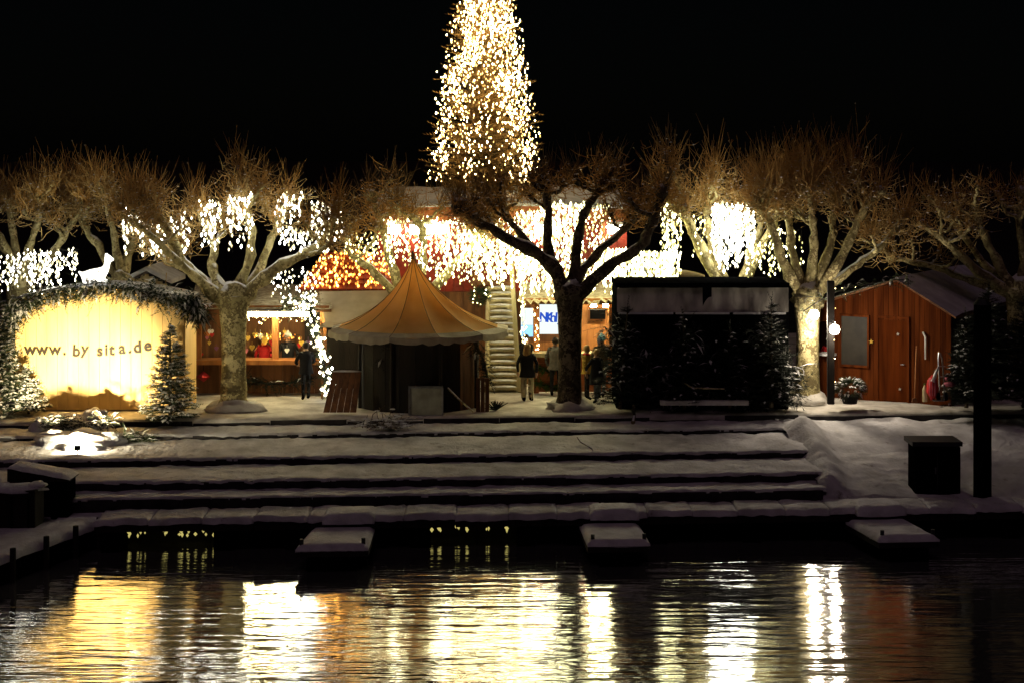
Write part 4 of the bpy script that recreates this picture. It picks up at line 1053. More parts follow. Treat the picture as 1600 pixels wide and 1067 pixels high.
curtain(812, 822, 455, 545, D - .5, 3, .11, 'bulb_mid', 'bulbs hanging beside the staircase rail', .035, 62, .7, group=None, depth=.1)
fm = MB(); rg = random.Random(71); wr = thing('fir_wreath', 'green fir wreath with bulbs hanging left of the staircase', 'wreath', W(750, 462, 54.2))
bl = MB()
for i in range(170):
    a = rg.random() * 6.283; p = W(750 + 11 * math.cos(a), 462 + 9 * math.sin(a), 54.2); needle_spray(fm, None, p, Vector((rg.gauss(0, 1), rg.gauss(-.3, .6), rg.gauss(0, .8))).normalized(), .2, 0, rg, .05)
for i in range(13):
    a = rg.random() * 6.283; k_ = rg.uniform(.4, 1.5); bl.octa(W(750 + 12 * k_ * math.cos(a), 462 + 10 * k_ * math.sin(a), 54.0), .022)
fm.build('needles', M['fir'], wr); o = bl.build('bulbs', M['bulb_mid'], wr); o['kind'] = 'stuff'

# ------------------------------------------------------------------ dark closed stall
D = 51.4
ct = thing('closed_stall', 'big dark closed stall with grey tarpaulin band and fir branches', 'stall', (XX(1098, D), D, GZ))
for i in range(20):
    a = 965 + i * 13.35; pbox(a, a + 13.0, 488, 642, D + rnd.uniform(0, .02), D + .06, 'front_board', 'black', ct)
vs = []; fs = []
for j in range(7):
    for i in range(61):
        u, v = i / 60, j / 6; p = W(964 + 268 * u, 450 + 38 * v, D - .08 - .12 * v); p.y -= .05 * mnoise.noise(Vector((p.x * 2.5, 0, p.z * .8))) + .03 * math.sin(p.x * 9) * v; p.z += .025 * mnoise.noise(Vector((p.x * 2, v * 3, 1))); vs.append(p)
for j in range(6):
    for i in range(60): a = j * 61 + i; fs.append((a, a + 1, a + 62, a + 61))
MB().add(vs, fs).build('tarpaulin', M['tarp'], ct, smooth=True)
pbox(967, 1229, 450, 642, D + .08, D + .14, 'backing', 'black', ct); pbox(962, 1234, 443, 450, D - .2, D + 2.5, 'roof_edge', 'black', ct)
pbox(963, 966, 450, 642, D + .08, D + 2.4, 'side_wall', 'black', ct); pbox(1229, 1232, 450, 642, D + .08, D + 2.4, 'side_wall', 'black', ct)
for i in range(3): pbox(966 + i * 90, 1052 + i * 88, 488.5, 491.5, D - .26, D - .14, 'snow_ledge', 'snow', ct)
pbox(1098, 1112, 450, 490, D - .16, D - .1, 'hanging_strip', 'black', ct)
for i_, (a, b_, n_) in enumerate(((985, 520, 150), (1040, 560, 170), (1100, 530, 150), (1160, 575, 170), (1215, 525, 150))):
    garland([W(a - 30, b_, 51.25), W(a, b_ + 40, 51.2), W(a + 26, b_ + 85, 51.15)], .55, n_ * 2, ['%s bunch of dark fir branches on the closed stall front' % k for k in ('leftmost', 'second from left', 'middle', 'second from right', 'rightmost')][i_], 300 + i_, .16, 'fir_dark', L=.5)
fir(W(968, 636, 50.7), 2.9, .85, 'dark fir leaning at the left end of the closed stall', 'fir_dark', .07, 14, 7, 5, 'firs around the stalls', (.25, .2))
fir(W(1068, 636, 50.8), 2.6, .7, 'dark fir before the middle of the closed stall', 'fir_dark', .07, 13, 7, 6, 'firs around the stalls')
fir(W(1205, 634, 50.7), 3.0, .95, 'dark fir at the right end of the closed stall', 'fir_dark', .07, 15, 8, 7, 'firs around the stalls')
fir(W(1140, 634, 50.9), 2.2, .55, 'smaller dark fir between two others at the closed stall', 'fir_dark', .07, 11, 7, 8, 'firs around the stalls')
o = pbox(1032, 1170, 626, 633, 50.3, 50.55, 'white_beam', 'white_paint', None); tag(o, 'pale squared beam lying before the closed stall', 'beam')
o = MB().tube([W(1070, 598, 50.5), W(1082, 606, 50.4), W(1132, 607, 50.3)], [.02, .03, .02], 5).build('branch', M['bark']); tag(o, 'pale bent branch sticking out in front of the closed stall', 'branch')
o = MB().tube([W(990, 632, 50.3), W(991, 650, 50.25), W(989, 660, 49.6)], [.04, .05, .06], 6).build('stump', M['bark_dark']); tag(o, 'dark stump of a stake on the step below the closed stall', 'stake')

# ------------------------------------------------------------------ red hut on the right
ang = R(-31)
HO = Vector((XX(1386, 52.9), 52.9, GZ)); HM = Matrix.Rotation(ang, 3, 'Z')
def hp_(x, y, z): return HO + HM @ Vector((x, y, z))
ht = thing('red_hut', 'reddish brown wooden hut with snowy gable roof', 'hut', HO)
WL, WR, HE, HA = -2.5, 1.95, 2.72, 3.62       # left and right edge, eave and apex heights
AX = .4
def gz(x): return HE + (HA - HE) * (1 - (AX - x) / (AX - WL)) if x < AX else HE + (HA - HE) * (1 - (x - AX) / (WR - AX))
def hbox(x0, x1, y0, y1, z0, z1, name, m_, z1b=None, par=None):
    z1b = z1 if z1b is None else z1b
    return MB().add([hp_(x0, y0, z0), hp_(x1, y0, z0), hp_(x1, y1, z0), hp_(x0, y1, z0), hp_(x0, y0, z1), hp_(x1, y0, z1b), hp_(x1, y1, z1b), hp_(x0, y1, z1)],
                    [(3, 2, 1, 0), (4, 5, 6, 7), (0, 1, 5, 4), (1, 2, 6, 5), (2, 3, 7, 6), (3, 0, 4, 7)]).build(name, M[m_], par or ht)
nb = 28
for i in range(nb):
    a = WL + (WR - WL) * i / nb; b_ = WL + (WR - WL) * (i + 1) / nb - .008
    dy = rnd.uniform(0, .015)
    if b_ < -1.62:                                             # booth opening with its counter
        hbox(a, b_, dy, .05, 0, 1.28, 'wall_board', 'wood_hut'); hbox(a, b_, dy, .05, 2.3, gz(a), 'wall_board', 'wood_hut', gz(b_))
    else: hbox(a, b_, dy, .05, 0, gz(a), 'wall_board', 'wood_hut', gz(b_))
hbox(WL - .05, -1.6, -.30, .2, 1.29, 1.36, 'counter', 'snow')
for i in range(17): hbox(WR - .04, WR, .06 + i * .4, .06 + (i + .97) * .4, 0, HE - .03, 'side_board', 'wood_dark')
hbox(WL, WL + .05, .06, 6.8, 0, HE - .03, 'left_wall', 'wood_hut'); hbox(WL + .06, WR - .05, 6.75, 6.8, 0, HE - .05, 'rear_wall', 'wood_brown')
hbox(-1.55, WR - .05, 1.4, 1.45, 0, HE - .1, 'partition', 'wood_brown'); hbox(WL + .06, -1.56, 1.4, 1.45, 0, 2.4, 'booth_back', 'wood_hut')
for (xa, za, xb, zb) in ((WL - .3, HE - .16, AX, HA), (AX, HA, WR + .25, HE - .14)):
    vs = [hp_(xa, -.35, za + .03), hp_(xb, -.35, zb + .03), hp_(xb, 7.0, zb + .03), hp_(xa, 7.0, za + .03)]; up = Vector((0, 0, .06))
    rsl = MB().add(vs + [v + up for v in vs], [(3, 2, 1, 0), (4, 5, 6, 7), (0, 1, 5, 4), (1, 2, 6, 5), (2, 3, 7, 6), (3, 0, 4, 7)]).build('roof_slope', M['wood_brown'], ht)
    vs = []; fs = []
    for j in range(13):
        for i in range(11):
            u, v = i / 10, j / 12; p = hp_(xa + (xb - xa) * u, -.38 + 7.4 * v, za + (zb - za) * u + .10); e = min(min(v, 1 - v) * 5, 1); vs.append(p + Vector((0, 0, .06 * min(1, e * 2) + .02 * mnoise.noise(p * 1.5))))
    for j in range(12):
        for i in range(10): a = j * 11 + i; fs.append((a, a + 1, a + 12, a + 11))
    MB().add(vs, fs).build('roof_snow', M['snow'], rsl, smooth=True)
sx0 = -1.42
wn = hbox(sx0, sx0 + .82, -.05, -.005, 1.05, 2.5, 'shutter', 'shutter')
for (a, b_, c, d) in ((sx0 - .06, sx0 + .88, 2.5, 2.57), (sx0 - .06, sx0 + .88, .98, 1.05), (sx0 - .06, sx0, 1.05, 2.5), (sx0 + .82, sx0 + .88, 1.05, 2.5)): hbox(a, b_, -.07, -.004, c, d, 'frame', 'wood_hut', par=wn)
dx0 = -.25
dr = hbox(dx0, dx0 + .88, -.03, -.004, .04, 2.45, 'door', 'hut_door')
for (a, b_, c, d) in ((dx0 - .07, dx0, .02, 2.5), (dx0 + .88, dx0 + .95, .02, 2.5), (dx0 - .07, dx0 + .95, 2.5, 2.57)): hbox(a, b_, -.06, -.004, c, d, 'frame', 'wood_hut', par=dr)
MB().tube([hp_(dx0 + .8, -.03, 1.15), hp_(dx0 + .8, -.10, 1.15), hp_(dx0 + .7, -.10, 1.15)], .014, 6).build('handle', M['metal'], dr)
def star(c, r, label, m_='gold'):
    q = MB(); pts = []
    for i in range(10): a = math.pi / 2 + i * math.pi / 5; rr_ = r if i % 2 == 0 else r * .42; pts.append((c.x + rr_ * math.cos(a), c.z + rr_ * math.sin(a)))
    q.prism(pts, c.y - .015, c.y + .015); o = q.build('star_ornament', M[m_]); tag(o, label, 'ornament')
star(hp_(-.47, -.08, 1.78), .075, 'straw star on the hut wall beside the grey shutter')
star(hp_(.36, -.08, 2.05), .05, 'pale star on the hut door', 'hat_white')
star(hp_(.42, -.08, .42), .045, 'small pale star low on the hut door', 'hat_white')
o = MB().tube([hp_(1.12, -.06, 2.15), hp_(1.2, -.07, 2.0), hp_(1.2, -.07, 1.35)], [.03, .03, .022], 6).build('hanging_strap', M['white_paint']); tag(o, 'white strap hanging on the hut wall above the hand truck', 'strap')
garland([W(1255, 487, 51.9), W(1310, 455, 51.6), W(1380, 440, 51.4), W(1420, 438, 51.2)],   .14, 80, 'sparse snowy garland along the hut gable', 81, .35, 'fir', L=.24)
curtain(1318, 1405, 446, 460, 51.2, 12, .12, 'bulb_warm', 'few dim bulbs along the hut gable', .012, 82, .2, group=None, depth=.05, fill=.22, slope=-6)
# lamps
def globe(name, label, p, power, arm=None):
    t = thing(name, label, 'lamp', p, 'bare lamps at the hut')
    MB().blob(p, .15, 1, 0, 14, 9).build('bulb', M['globe'], t, smooth=True)
    MB().tube([p + Vector((0, 0, .08)), p + Vector((0, 0, .16))], [.05, .035], 8).build('socket', M['metal_dark'], t)
    L = bpy.data.lights.new('lamp_light', 'POINT'); L.energy = power; L.color = (1.0, .84, .62); L.shadow_soft_size = .1
    o = bpy.data.objects.new('lamp_light', L); col.objects.link(o); o.parent = t; o.location = Vector((0, -.20, -.10))
    if arm: MB().tube(arm, .015, 5).build('arm', M['metal_dark'], t)
    return t
gp = W(1304, 515, 50.75)
globe('globe_lamp', 'bare bright lamp on the slim dark post', gp, 60, [gp + Vector((0, .02, .15)), gp + Vector((-.08, .1, .2)), gp + Vector((-.13, .12, .2))])
gp2 = W(1272, 492, 51.75)
globe('globe_lamp', 'bright lamp under the hut eave beside the plane trunk', gp2, 280, [gp2 + Vector((0, .02, .15)), gp2 + Vector((.05, .3, .4))])
po = thing('lamp_post', 'slim dark wooden post with bulbs before the hut', 'post', W(1298, 631, 50.9))
MB().box(W(1298, 535, 50.95), (.20, .16, (632 - 440) / F * 50.95)).build('post', M['wood_dark'], po, bevel=.02)
bl = MB()
for i in range(6): bl.octa(W(1304.5 + rnd.uniform(-1, 1), 450 + i * 29 + rnd.uniform(-8, 8), 50.82), .014)
o = bl.build('bulbs', M['bulb_warm'], po); o['kind'] = 'stuff'
# potted shrub, broom, hand truck
sb_ = thing('potted_shrub', 'round snowy shrub at the hut wall beneath the shutter', 'shrub', W(1328, 628, 51.0)); fm, sm = MB(), MB(); rg = random.Random(91)
MB().tube([W(1328, 630, 51.0), W(1328, 618, 51.0)], [.2, .26], 12).build('pot', M['wood_dark'], sb_)
for i in range(260):
    d = Vector((rg.gauss(0, 1), rg.gauss(-.2, .8), rg.gauss(.25, .7))).normalized(); needle_spray(fm, sm, W(1328, 608, 51.0) + Vector((d.x * .32, d.y * .2, d.z * .2)), d, .2, .4, rg, .05)
fm.build('foliage', M['fir'], sb_); sm.build('snow', M['needle_snow'], sb_, kind='stuff')
br = thing('broom', 'long broom handle leaning on the hut wall', 'broom', W(1430, 628, 50.6))
MB().tube([W(1429, 624, 50.6), W(1432, 540, 51.0)], .018, 7).build('handle', M['wood_orange'], br); MB().box(W(1429, 625, 50.6), (.16, .08, .12), taper=.7).build('bristles', M['wood_brown'], br)
cy = thing('gas_bottle', 'small pale cylinder beside the red sack', 'cylinder', W(1445, 627, 50.6)); p = W(1445, 627, 50.6)
MB().tube([p, p + Vector((0, 0, .36)), p + Vector((0, 0, .42)), p + Vector((0, 0, .47))], [.07, .07, .04, .025], 10).build('body', M['wood_pale'], cy); MB().tube([p + Vector((0, 0, .47)), p + Vector((0, 0, .52))], .035, 8).build('valve', M['green_cloth'], cy)
hd = thing('hand_truck', 'silver hand truck with curved handle standing against the hut', 'hand truck', W(1472, 626, 50.5))
for dx in (-3.5, 3.5): MB().tube([W(1472 + dx, 624, 50.45), W(1471 + dx, 590, 50.6), W(1469 + dx * .8, 560, 50.7), W(1468 + dx * .3, 551, 50.75)], .02, 6).build('rail', M['metal'], hd)
for b_ in (572, 588, 604, 618): MB().tube([W(1467, b_, 50.55), W(1477, b_, 50.55)], .014, 6).build('crossbar', M['metal'], hd)
for dx in (-6, 6):
    p = W(1472 + dx, 619, 50.5); MB().tube([p - Vector((.03, 0, 0)), p + Vector((.03, 0, 0))], .12, 14).build('wheel', M['black'], hd)
MB().box(W(1466, 625, 50.35), (.3, .25, .02)).build('toe_plate', M['metal'], hd)
sk_ = thing('red_sack', 'red striped sack leaning on the hand truck', 'sack', W(1457, 622, 50.4)); MB().blob(W(1457, 605, 50.4), (.17, .14, .33), 4, .35, 14, 10).build('body', M['red_bag'], sk_, smooth=True)
MB().tube([W(1457, 596, 50.3), W(1463, 580, 50.4), W(1467, 572, 50.5)], [.06, .045, .02], 8).build('neck', M['white_paint'], sk_, smooth=True)
for dx in (-4, 0, 4): MB().tube([W(1457 + dx, 618, 50.23), W(1457 + dx, 605, 50.20), W(1457 + dx, 592, 50.26)], .012, 5).build('stripe', M['pink'], sk_)
o = MB().blob(W(1484, 600, 50.5), (.16, .1, .07), 7, .5, 12, 7).blob(W(1480, 591, 50.5), (.07, .06, .05), 8, .5, 10, 6).build('pink_bundle', M['pink'], smooth=True); tag(o, 'small pink bundle hooked on the hand truck', 'bundle')
# dark firs at the right edge
fir(W(1545, 634, 50.3), 3.3, 1.3, 'big dark fir before the snowy roof at the right edge', 'fir_dark', .05, 18, 9, 9, 'firs around the stalls', twigl=.3)
fir(W(1600, 634, 50.5), 3.0, 1.2, 'dark fir cut by the right picture edge', 'fir_dark', .05, 17, 9, 10, 'firs around the stalls', twigl=.3)
fir(W(1510, 634, 50.6), 2.6, .8, 'slender dark fir beside the hut corner', 'fir_dark', .08, 15, 8, 11, 'firs around the stalls', twigl=.28)

# ------------------------------------------------------------------ things on the quay
cb_ = thing('cabinet', 'black metal cabinet standing on the snowy bank', 'cabinet', W(1465, 770, 43.6)); 
pbox(1430, 1501, 697, 776, 43.4, 44.2, 'body', 'black', cb_, .02); pbox(1426, 1504, 690, 697, 43.32, 44.3, 'lid', 'metal_dark', cb_)
pbox(1464.5, 1465.5, 700, 770, 43.385, 43.396, 'door_gap', 'metal_dark', cb_); pbox(1461, 1463, 730, 740, 43.36, 43.396, 'handle', 'metal', cb_)
MB().blob(W(1465, 690.5, 43.8), (.56, .42, .05), 3, .4, 16, 7, flat=True).build('snow_cap', M['snow'], cb_, smooth=True)
mp_ = thing('mooring_pile', 'tall black mooring pile rising behind the walkway', 'pile', (XX(1541, 42.6), 42.95, -.3))
MB().tube([(XX(1541, 42.6), 42.95, -.3), (XX(1541, 42.6), 42.95, 2.5), (XX(1541, 42.6), 42.95, ZZ(478, 42.6))], [.225, .22, .21], 14).build('pile', M['black'], mp_, smooth=True); MB().tube([(XX(1541, 42.6), 42.95, ZZ(478, 42.6)), (XX(1541, 42.6), 42.95, ZZ(470, 42.6))], [.23, .12], 14).build('cap', M['metal_dark'], mp_)
b1 = thing('dock_box', 'black box with sloping snowy lid on the left pier', 'box', W(70, 800, 41.5))
x0, x1 = XX(22, 41.5), XX(112, 41.5)
def slbox(x0, x1, y0, y1, z0, zl, zr): return MB().add([(x0, y0, z0), (x1, y0, z0), (x1, y1, z0), (x0, y1, z0), (x0, y0, zl), (x1, y0, zr), (x1, y1, zr), (x0, y1, zl)], [(3, 2, 1, 0), (4, 5, 6, 7), (0, 1, 5, 4), (1, 2, 6, 5), (2, 3, 7, 6), (3, 0, 4, 7)])
slbox(x0, x1, 41.1, 41.9, .66, ZZ(732, 41.1), ZZ(750, 41.1)).build('body', M['black'], b1, bevel=.02)
slbox(x0 - .04, x1 + .06, 41.05, 41.95, ZZ(752, 41.1) - .0, ZZ(731, 41.1), ZZ(749, 41.1)).build('lid', M['wood_dark'], b1, bevel=.02)
sn = MB(); vs = []; fs = []
for j in range(7):
    for i in range(13):
        u, v = i / 12, j / 6; e = min(min(u, 1 - u) * 1.4, min(v, 1 - v)); vs.append(Vector((x0 - .05 + (x1 - x0 + .12) * u, 41.03 + .95 * v, ZZ(731, 41.1) + (ZZ(749, 41.1) - ZZ(731, 41.1)) * u + .085 - .08 * max(0, 1 - e / .12) ** 2 + .015 * mnoise.noise(Vector((u * 6, v * 4, 0))))))
for j in range(6):
    for i in range(12): a = j * 13 + i; fs.append((a, a + 1, a + 14, a + 13))
sn.add(vs, fs).build('snow_cap', M['snow'], b1, smooth=True)
for a in (85, 45): MB().tube([W(a, 803, 41.0) - Vector((.06, 0, 0)), W(a, 803, 41.0) + Vector((.06, 0, 0))], .12, 12).build('wheel', M['black'], b1)
b2 = thing('dock_crate', 'low dark crate with snow on top at the left picture edge', 'crate', W(30, 812, 40.3))
slbox(XX(-30, 40.3), XX(62, 40.3), 39.9, 40.7, .66, ZZ(768, 39.9), ZZ(766, 39.9)).build('body', M['wood_dark'], b2, bevel=.02)
MB().blob((XX(18, 40.3), 40.3, ZZ(768, 40)), (.75, .46, .13), 9, .4, 18, 8, flat=True).build('snow_cap', M['snow'], b2, smooth=True); MB().blob((XX(55, 40.3), 40.4, ZZ(764, 40)), (.25, .3, .10), 5, .4, 12, 8, flat=True).build('snow_lump', M['snow'], b2, smooth=True)
for i in range(3): MB().box((XX(-8 + 26 * i, 39.88), 39.885, 1.05), (.05, .02, .7)).build('slat', M['black'], b2)
for nm, lab, lst in (('added_glints', 'row of faint yellow gleams imitated by added glowing blobs under the walkway at left', [(190, 205), (210, 218), (225, 243), (262, 272), (285, 298), (300, 318), (322, 344)]), ('added_glints', 'row of faint yellow gleams imitated by added glowing blobs under the walkway by the middle jetty', [(656, 668), (672, 690), (712, 722), (726, 738), (760, 764), (788, 800)])):
    t = thing(nm, lab, 'string lights', W(sum(lst[0]) / 2, 838, 41.9), 'added glowing gleams under the walkway')
    shp = MB()  # glowing blobs added to stand in for gleams and reflections below the deck
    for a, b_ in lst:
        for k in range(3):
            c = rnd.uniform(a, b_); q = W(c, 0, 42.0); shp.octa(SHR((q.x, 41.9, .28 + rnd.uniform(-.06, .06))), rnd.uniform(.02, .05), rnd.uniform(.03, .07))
    shp.build('bulbs', M['glint'], t)['kind'] = 'stuff'  # imitated gleams, no real bulbs
    MB().tube([SHR((XX(lst[0][0], 42), 41.93, .36)), SHR((XX(lst[-1][1], 42), 41.93, .36))], .008, 4).build('cable', M['cable'], t)  # made-up cable added along with the gleams
o = MB().tube([W(902, 682, 47), W(908, 690, 46.8), W(925, 700, 46.3), W(932, 712, 45.6)], [.02, .025, .02, .012], 5).build('twig', M['bark_dark']); tag(o, 'fallen crooked twig on the snowy steps', 'twig')

# ------------------------------------------------------------------ trees
plane_tree(365, 640, 51.2, .36, 462, [
    ([(352, 478), (315, 440), (280, 402), (255, 350), (218, 318)], -.6, .24, .09),
    ([(356, 468), (332, 425), (334, 380), (310, 330)], .9, .20, .08),
    ([(372, 476), (405, 440), (452, 408), (505, 375), (528, 322)], -.3, .24, .09),
    ([(366, 465), (388, 410), (392, 350), (372, 300)], .4, .18, .08),
    ([(370, 465), (402, 425), (430, 360), (452, 305)], 1.4, .17, .08),
    ([(352, 468), (310, 430), (262, 408), (232, 375)], 1.3, .16, .07),
    ([(345, 465), (290, 420), (238, 372), (190, 335)], -1.6, .15, .07)], 'plane tree whose pale trunk stands right of the yellow booth', 'bark', 'twig', 30, (.6, 1.25), seed=3)
plane_tree(890, 635, 51.5, .33, 455, [
    ([(884, 468), (858, 412), (800, 376), (745, 346), (716, 322)], -.5, .23, .11),
    ([(876, 440), (856, 390), (858, 330), (850, 285)], .5, .17, .10),
    ([(890, 460), (900, 400), (908, 350), (925, 312), (955, 290)], .6, .18, .09),
    ([(898, 468), (950, 418), (1000, 386), (1022, 340), (1034, 300)], -.4, .23, .10),
    ([(893, 450), (932, 396), (976, 360), (1002, 325)], 1.0, .16, .08),
    ([(880, 440), (838, 396), (800, 350), (780, 320)], 1.2, .14, .08)], 'dark plane tree with arching limbs beside the woman in black', 'bark_dark', 'twig_dark', 28, (.6, 1.2), seed=5)
plane_tree(1262, 612, 52.6, .34, 462, [
    ([(1254, 470), (1222, 405), (1205, 352), (1180, 318)], -.4, .20, .08),
    ([(1262, 465), (1272, 395), (1270, 345), (1262, 300)], -.6, .18, .08),
    ([(1272, 468), (1318, 395), (1346, 335), (1376, 300)], -.5, .20, .08),
    ([(1266, 460), (1298, 385), (1302, 340), (1310, 300)], .6, .17, .08),
    ([(1256, 462), (1240, 400), (1232, 345), (1228, 306)], .7, .17, .08),
    ([(1270, 466), (1330, 420), (1372, 390), (1408, 345)], .9, .15, .07)], 'brightly lit plane tree left of the red hut', 'bark', 'twig', 36, (.8, 1.8), seed=8)
plane_tree(1145, 616, 54.3, .34, 470, [
    ([(1138, 480), (1098, 395), (1074, 345), (1058, 322)], -.5, .22, .10),
    ([(1145, 470), (1118, 400), (1104, 345), (1108, 304)], .6, .16, .08),
    ([(1150, 475), (1182, 405), (1212, 340), (1222, 306)], -.3, .18, .08),
    ([(1148, 470), (1172, 400), (1190, 350), (1188, 310)], .8, .15, .08)], 'pale plane tree rising behind the dark closed stall', 'bark', 'twig', 36, (.8, 1.7), seed=10)
plane_tree(640, 612, 54.6, .30, 480, [
    ([(636, 490), (614, 425), (602, 372), (580, 305)], .4, .19, .09),
    ([(634, 480), (585, 425), (555, 405), (538, 372)], -.6, .16, .08),
    ([(642, 480), (662, 405), (655, 350), (625, 330)], -.2, .15, .08),
    ([(646, 485), (700, 425), (735, 388), (752, 350)], -.5, .19, .09)], 'plane tree behind the round tent', 'bark', 'twig_dark', 24, (.7, 1.3), seed=12)
plane_tree(190, 616, 54.6, .30, 440, [
    ([(188, 450), (198, 400), (222, 350), (230, 310)], .3, .22, .09),
    ([(188, 445), (160, 395), (130, 350), (118, 310)], .6, .15, .08),
    ([(190, 445), (182, 385), (172, 340), (165, 300)], -.6, .15, .08)], 'plane tree behind the glowing deer figure', 'bark', 'twig', 36, (.6, 1.35), seed=14)
plane_tree(30, 612, 55.2, .32, 440, [
    ([(28, 450), (10, 390), (-20, 345), (-40, 320)], -.4, .18, .08),
    ([(30, 448), (45, 390), (60, 345), (62, 310)], -.7, .16, .08),
    ([(32, 450), (80, 400), (105, 360), (128, 325)], -.2, .18, .08),
    ([(28, 450), (25, 390), (18, 345), (10, 305)], .6, .16, .08)], 'plane tree at the left edge above the light curtain', 'bark', 'twig', 36, (.6, 1.3), seed=16)
plane_tree(1592, 618, 53.6, .34, 450, [
    ([(1586, 462), (1530, 425), (1478, 378), (1440, 350)], -.4, .20, .08),
    ([(1590, 460), (1556, 405), (1530, 350), (1526, 320)], -.6, .18, .08),
    ([(1594, 460), (1600, 400), (1592, 350), (1596, 300)], .3, .18, .08),
    ([(1588, 462), (1520, 440), (1450, 415), (1392, 405)], .5, .17, .07),
    ([(1590, 460), (1545, 420), (1490, 350), (1470, 322)], .9, .15, .07)], 'plane tree at the right edge with low spreading limbs', 'bark', 'twig', 18, (.4, .9), seed=18)

# Christmas tree
XT = fir((XX(757, 60), 60, GZ), 18.0, 2.4, 'tall Christmas tree covered in warm white lights', 'xmas_fir', 0.0, 60, 14, 77, None, name='christmas_tree', wd=.12, z0=.18, cat='christmas tree',
         prof=lambda f_: min(1.0, (1 - f_) * 1.5) * .9, twigl=.5, step=.26)
xl = thing('tree_lights', 'warm white light strings draped over the tall Christmas tree', 'string lights', (XX(757, 60), 59, GZ + 6)); bl, cb = MB(), MB(); rg = random.Random(78)
for k in range(104):
    a = rg.uniform(-math.pi * .98, -.02) if k > 6 else rg.uniform(0, math.pi); f0 = rg.uniform(.45, .98); f1 = max(.36, f0 - rg.uniform(.12, .4)); pts = []
    f_ = f0; a_ = a; kr = rg.uniform(.5, .98)
    while f_ > f1:
        r_ = 2.35 * min(1.0, (1 - f_) * 1.5) * (kr + rg.uniform(-.08, .08)); p = Vector((XX(757, 60) + r_ * math.cos(a_), 60 + r_ * math.sin(a_), GZ + 18 * f_))
        pts.append(p); p += Vector((rg.gauss(0, .09), rg.gauss(0, .06), 0)); (bl.octa(p, rg.uniform(.012, .028), rg.uniform(.02, .055)) if rg.random() < min(1.0, .28 + max(0, f_ - .36) * 2.6 + .55 * abs(math.cos(a_)) ** 3) * (.55 + .9 * (mnoise.noise(p * .9) + .5)) else 0); f_ -= rg.uniform(.004, .012); a_ += rg.gauss(0, .06)
    if len(pts) > 2: cb.tube(pts, .006, 3, cap=False)
for (a, b_, n_) in ((822, 270, 26), (825, 240, 14), (742, 82, 22), (690, 240, 12), (790, 130, 24), (708, 125, 18), (812, 90, 12), (770, 40, 20), (740, 20, 16)):
    for i in range(n_): bl.octa(W(a + rg.gauss(0, 5), b_ + rg.gauss(0, 14), 58.0 + rg.uniform(-.2, .2)), .034, .06)
cb.build('cable', M['cable'], xl); o = bl.build('bulbs', M['bulb_warm'], xl); o['kind'] = 'stuff'

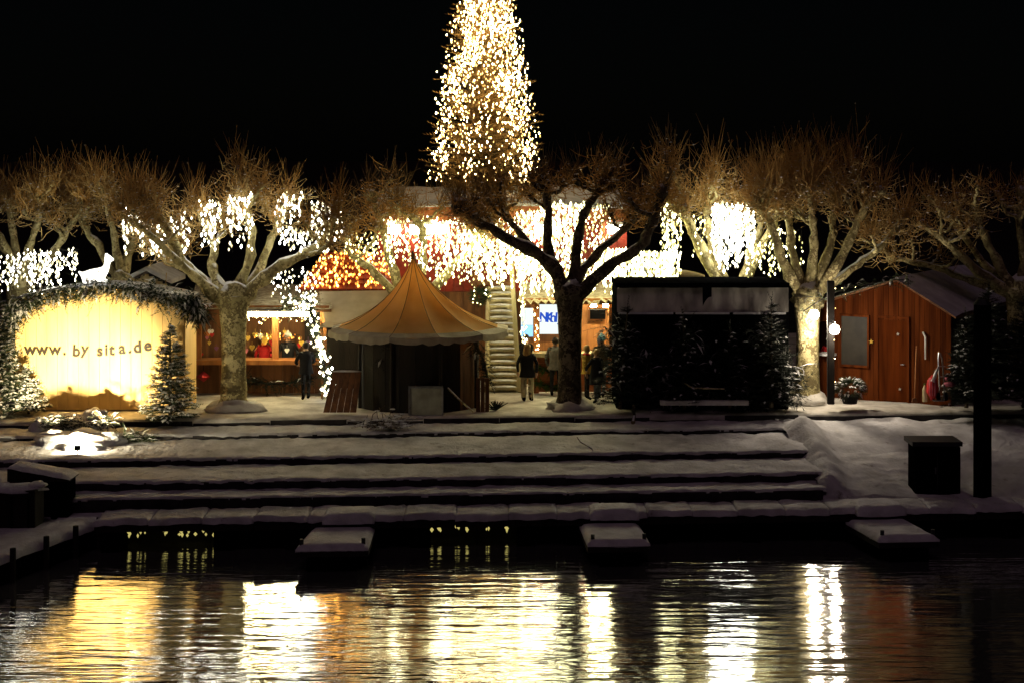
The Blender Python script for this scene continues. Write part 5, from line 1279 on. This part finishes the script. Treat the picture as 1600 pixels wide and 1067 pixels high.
# ------------------------------------------------------------------ light curtains
C = [  # px0 px1 py0 py1 D n gap mat label r fill
    (0, 36, 398, 455, 53.0, 9, .13, 'bulb_cool', 'white light curtain cut by the left picture edge', .040, .85),
    (36, 92, 392, 456, 53.0, 17, .12, 'bulb_cool', 'widest white light curtain left of the deer figure', .042, .9),
    (94, 124, 390, 445, 53.2, 9, .14, 'bulb_cool', 'white light curtain just left of the deer figure', .036, .75),
    (188, 224, 322, 398, 51.2, 13, .13, 'bulb_cool', 'white light curtain above the small snowy gable', .046, .8),
    (228, 262, 346, 404, 51.2, 11, .13, 'bulb_cool', 'short white curtain right of the gable peak', .046, .8),
    (264, 296, 336, 398, 51.2, 8, .14, 'bulb_cool', 'white light curtain between the two left limbs', .046, .75),
    (318, 348, 314, 390, 51.2, 10, .14, 'bulb_cool', 'white light curtain in the middle of the pale plane tree', .046, .8),
    (352, 394, 306, 388, 51.2, 13, .14, 'bulb_cool', 'white light curtain right of the central limb', .046, .7),
    (432, 466, 304, 362, 51.2, 10, .14, 'bulb_cool', 'high white curtain over the arching limb', .046, .8),
    (440, 482, 358, 398, 51.2, 13, .13, 'bulb_cool', 'low white curtain over the arching limb', .046, .8),
    (484, 532, 318, 398, 51.2, 15, .14, 'bulb_cool', 'white light curtain at the end of the arching limb', .046, .75),
    (422, 500, 420, 462, 54.0, 15, .13, 'bulb_cool', 'white bulbs hanging over the left stall roof', .036, .75),
    (536, 612, 366, 418, 54.0, 18, .13, 'bulb_mid', 'light curtain above the amber roof', .036, .7),
    (606, 700, 366, 420, 53.6, 24, .12, 'bulb_mid', 'light curtain behind the tip of the round tent', .040, .8),
    (690, 745, 360, 425, 53.6, 18, .11, 'bulb_mid', 'dense light curtain right of the tent tip', .046, .85),
    (742, 800, 372, 448, 53.6, 22, .10, 'bulb_mid', 'dense light curtain above the staircase', .050, .9),
    (804, 842, 330, 450, 53.6, 14, .11, 'bulb_mid', 'tall light curtain right of the staircase rail', .050, .85),
    (842, 905, 318, 452, 53.6, 24, .11, 'bulb_mid', 'dense light curtain behind the dark plane tree crown', .050, .85),
    (905, 955, 318, 450, 53.6, 14, .13, 'bulb_mid', 'light curtain between the dark tree limbs', .040, .75),
    (930, 1000, 390, 452, 54.2, 34, .09, 'bulb_mid', 'blazing light curtain over the dark stall corner', .050, .9),
    (998, 1060, 395, 446, 54.2, 30, .09, 'bulb_mid', 'blazing light curtain over the dark stall roof', .050, .9),
    (1034, 1062, 318, 446, 54.2, 10, .11, 'bulb_mid', 'tall narrow light curtain left of the pale limb', .048, .9),
    (1084, 1106, 338, 405, 53.6, 7, .14, 'bulb_mid', 'small light curtain between pale limbs', .036, .7),
    (1112, 1176, 320, 418, 53.6, 28, .10, 'bulb_cool', 'broad blazing curtain between two pale limbs', .052, .92),
    (1164, 1200, 375, 438, 53.6, 10, .12, 'bulb_mid', 'low light curtain right of the pale limbs', .040, .8),
    (1204, 1250, 360, 425, 53.6, 12, .13, 'bulb_mid', 'light curtain between the pale tree and the lit tree', .036, .75),
    (806, 872, 400, 458, 53.9, 26, .10, 'bulb_mid', 'low light curtain along the left half of the thatched roof', .044, .85),
    (905, 962, 405, 458, 53.9, 24, .10, 'bulb_mid', 'low light curtain along the right half of the thatched roof', .044, .85),
    (592, 700, 338, 384, 56.6, 34, .11, 'bulb_mid', 'light curtain along the pavilion fascia left of the Christmas tree', .040, .85),
    (700, 800, 340, 392, 56.6, 28, .12, 'bulb_mid', 'light curtain along the pavilion fascia below the Christmas tree', .040, .8),
    (640, 740, 405, 452, 54.0, 26, .12, 'bulb_mid', 'low loose light curtain right behind the tent roof', .036, .7),
]
for i, (a, b_, c, d, D, n_, gap, m_, lab, r_, fl_) in enumerate(C):
    curtain(a, b_, c, d, D, n_, gap, m_, lab, r_, 200 + i, .45, fill=fl_)

# ------------------------------------------------------------------ people
def gp_(px, py): d = GD(py); return Vector((XX(px, d), d, GZ))
person(gp_(824, 627), 1.72, R(165), 'woman with long blond hair in black coat and pale trousers', 'coat_black', 'trousers_pale', 'hair_blond', None, hem=.74, longhair=True, legw=1.3, skirt=1.05, arms=((.30, .02, 0, .27, .06), (.31, .0, 0, .30, .05)), stride=.03)
person(gp_(478, 625), 1.74, R(200), 'person in dark clothes standing before the left stall counter', 'coat_black', 'trousers_dark', 'hair_dark', None, hem=.8, arms=((.29, .1, 0, .2, .28, 1.05), (.29, .1, 0, .2, .28, 1.05)))
person(gp_(940, 622), 1.88, R(200), 'tall person in olive jacket with light blue hat', 'coat_olive', 'trousers_jeans', 'hair_dark', 'hat_blue', hem=.82, arms=((.30, .08, 0, .2, .3, 1.1), (.30, .04, 0, .28, .08)))
person(gp_(917, 624), 1.62, R(60), 'person in yellow jacket with red scarf beside the tree trunk', 'coat_yellow', 'trousers_dark', 'hair_blond', None, hem=.85, scarf='coat_red')
person(gp_(932, 630), 1.60, R(215), 'person in black coat seen from behind near the dark fir', 'coat_black', 'trousers_jeans', 'hair_blond', None, hem=.62, skirt=1.15, arms=((.33, .1, 0, .2, .28, 1.05), (.33, .1, 0, .2, .28, 1.05)))
person(Vector((XX(868, 54.1), 54.1, GZ)), 1.78, R(170), 'person in grey jacket leaning at the right stall counter', 'coat_grey', 'trousers_dark', 'hair_dark', None, hem=.8)
person(Vector((XX(822, 55.6), 55.6, GZ)), 1.72, R(150), 'person in dark jacket beside the blue lit panel', 'coat_black', 'trousers_dark', 'hair_dark', None, hem=.85)
person(Vector((XX(450, 55.5), 55.5, GZ)), 1.78, R(10), 'stall keeper with white cap in the left stall', 'coat_black', 'trousers_dark', 'hair_dark', 'hat_white', hem=.8)
person(Vector((XX(413, 55.6), 55.6, GZ)), 1.66, R(-20), 'person in red jacket inside the left stall', 'coat_red', 'trousers_dark', 'hair_blond', None, hem=.8)
person(hp_(-2.02, .55, .12), 1.66, R(-12), 'hut keeper in red clothes with white cap behind the hut counter', 'coat_red', 'trousers_dark', 'hair_dark', 'hat_white', hem=.8)
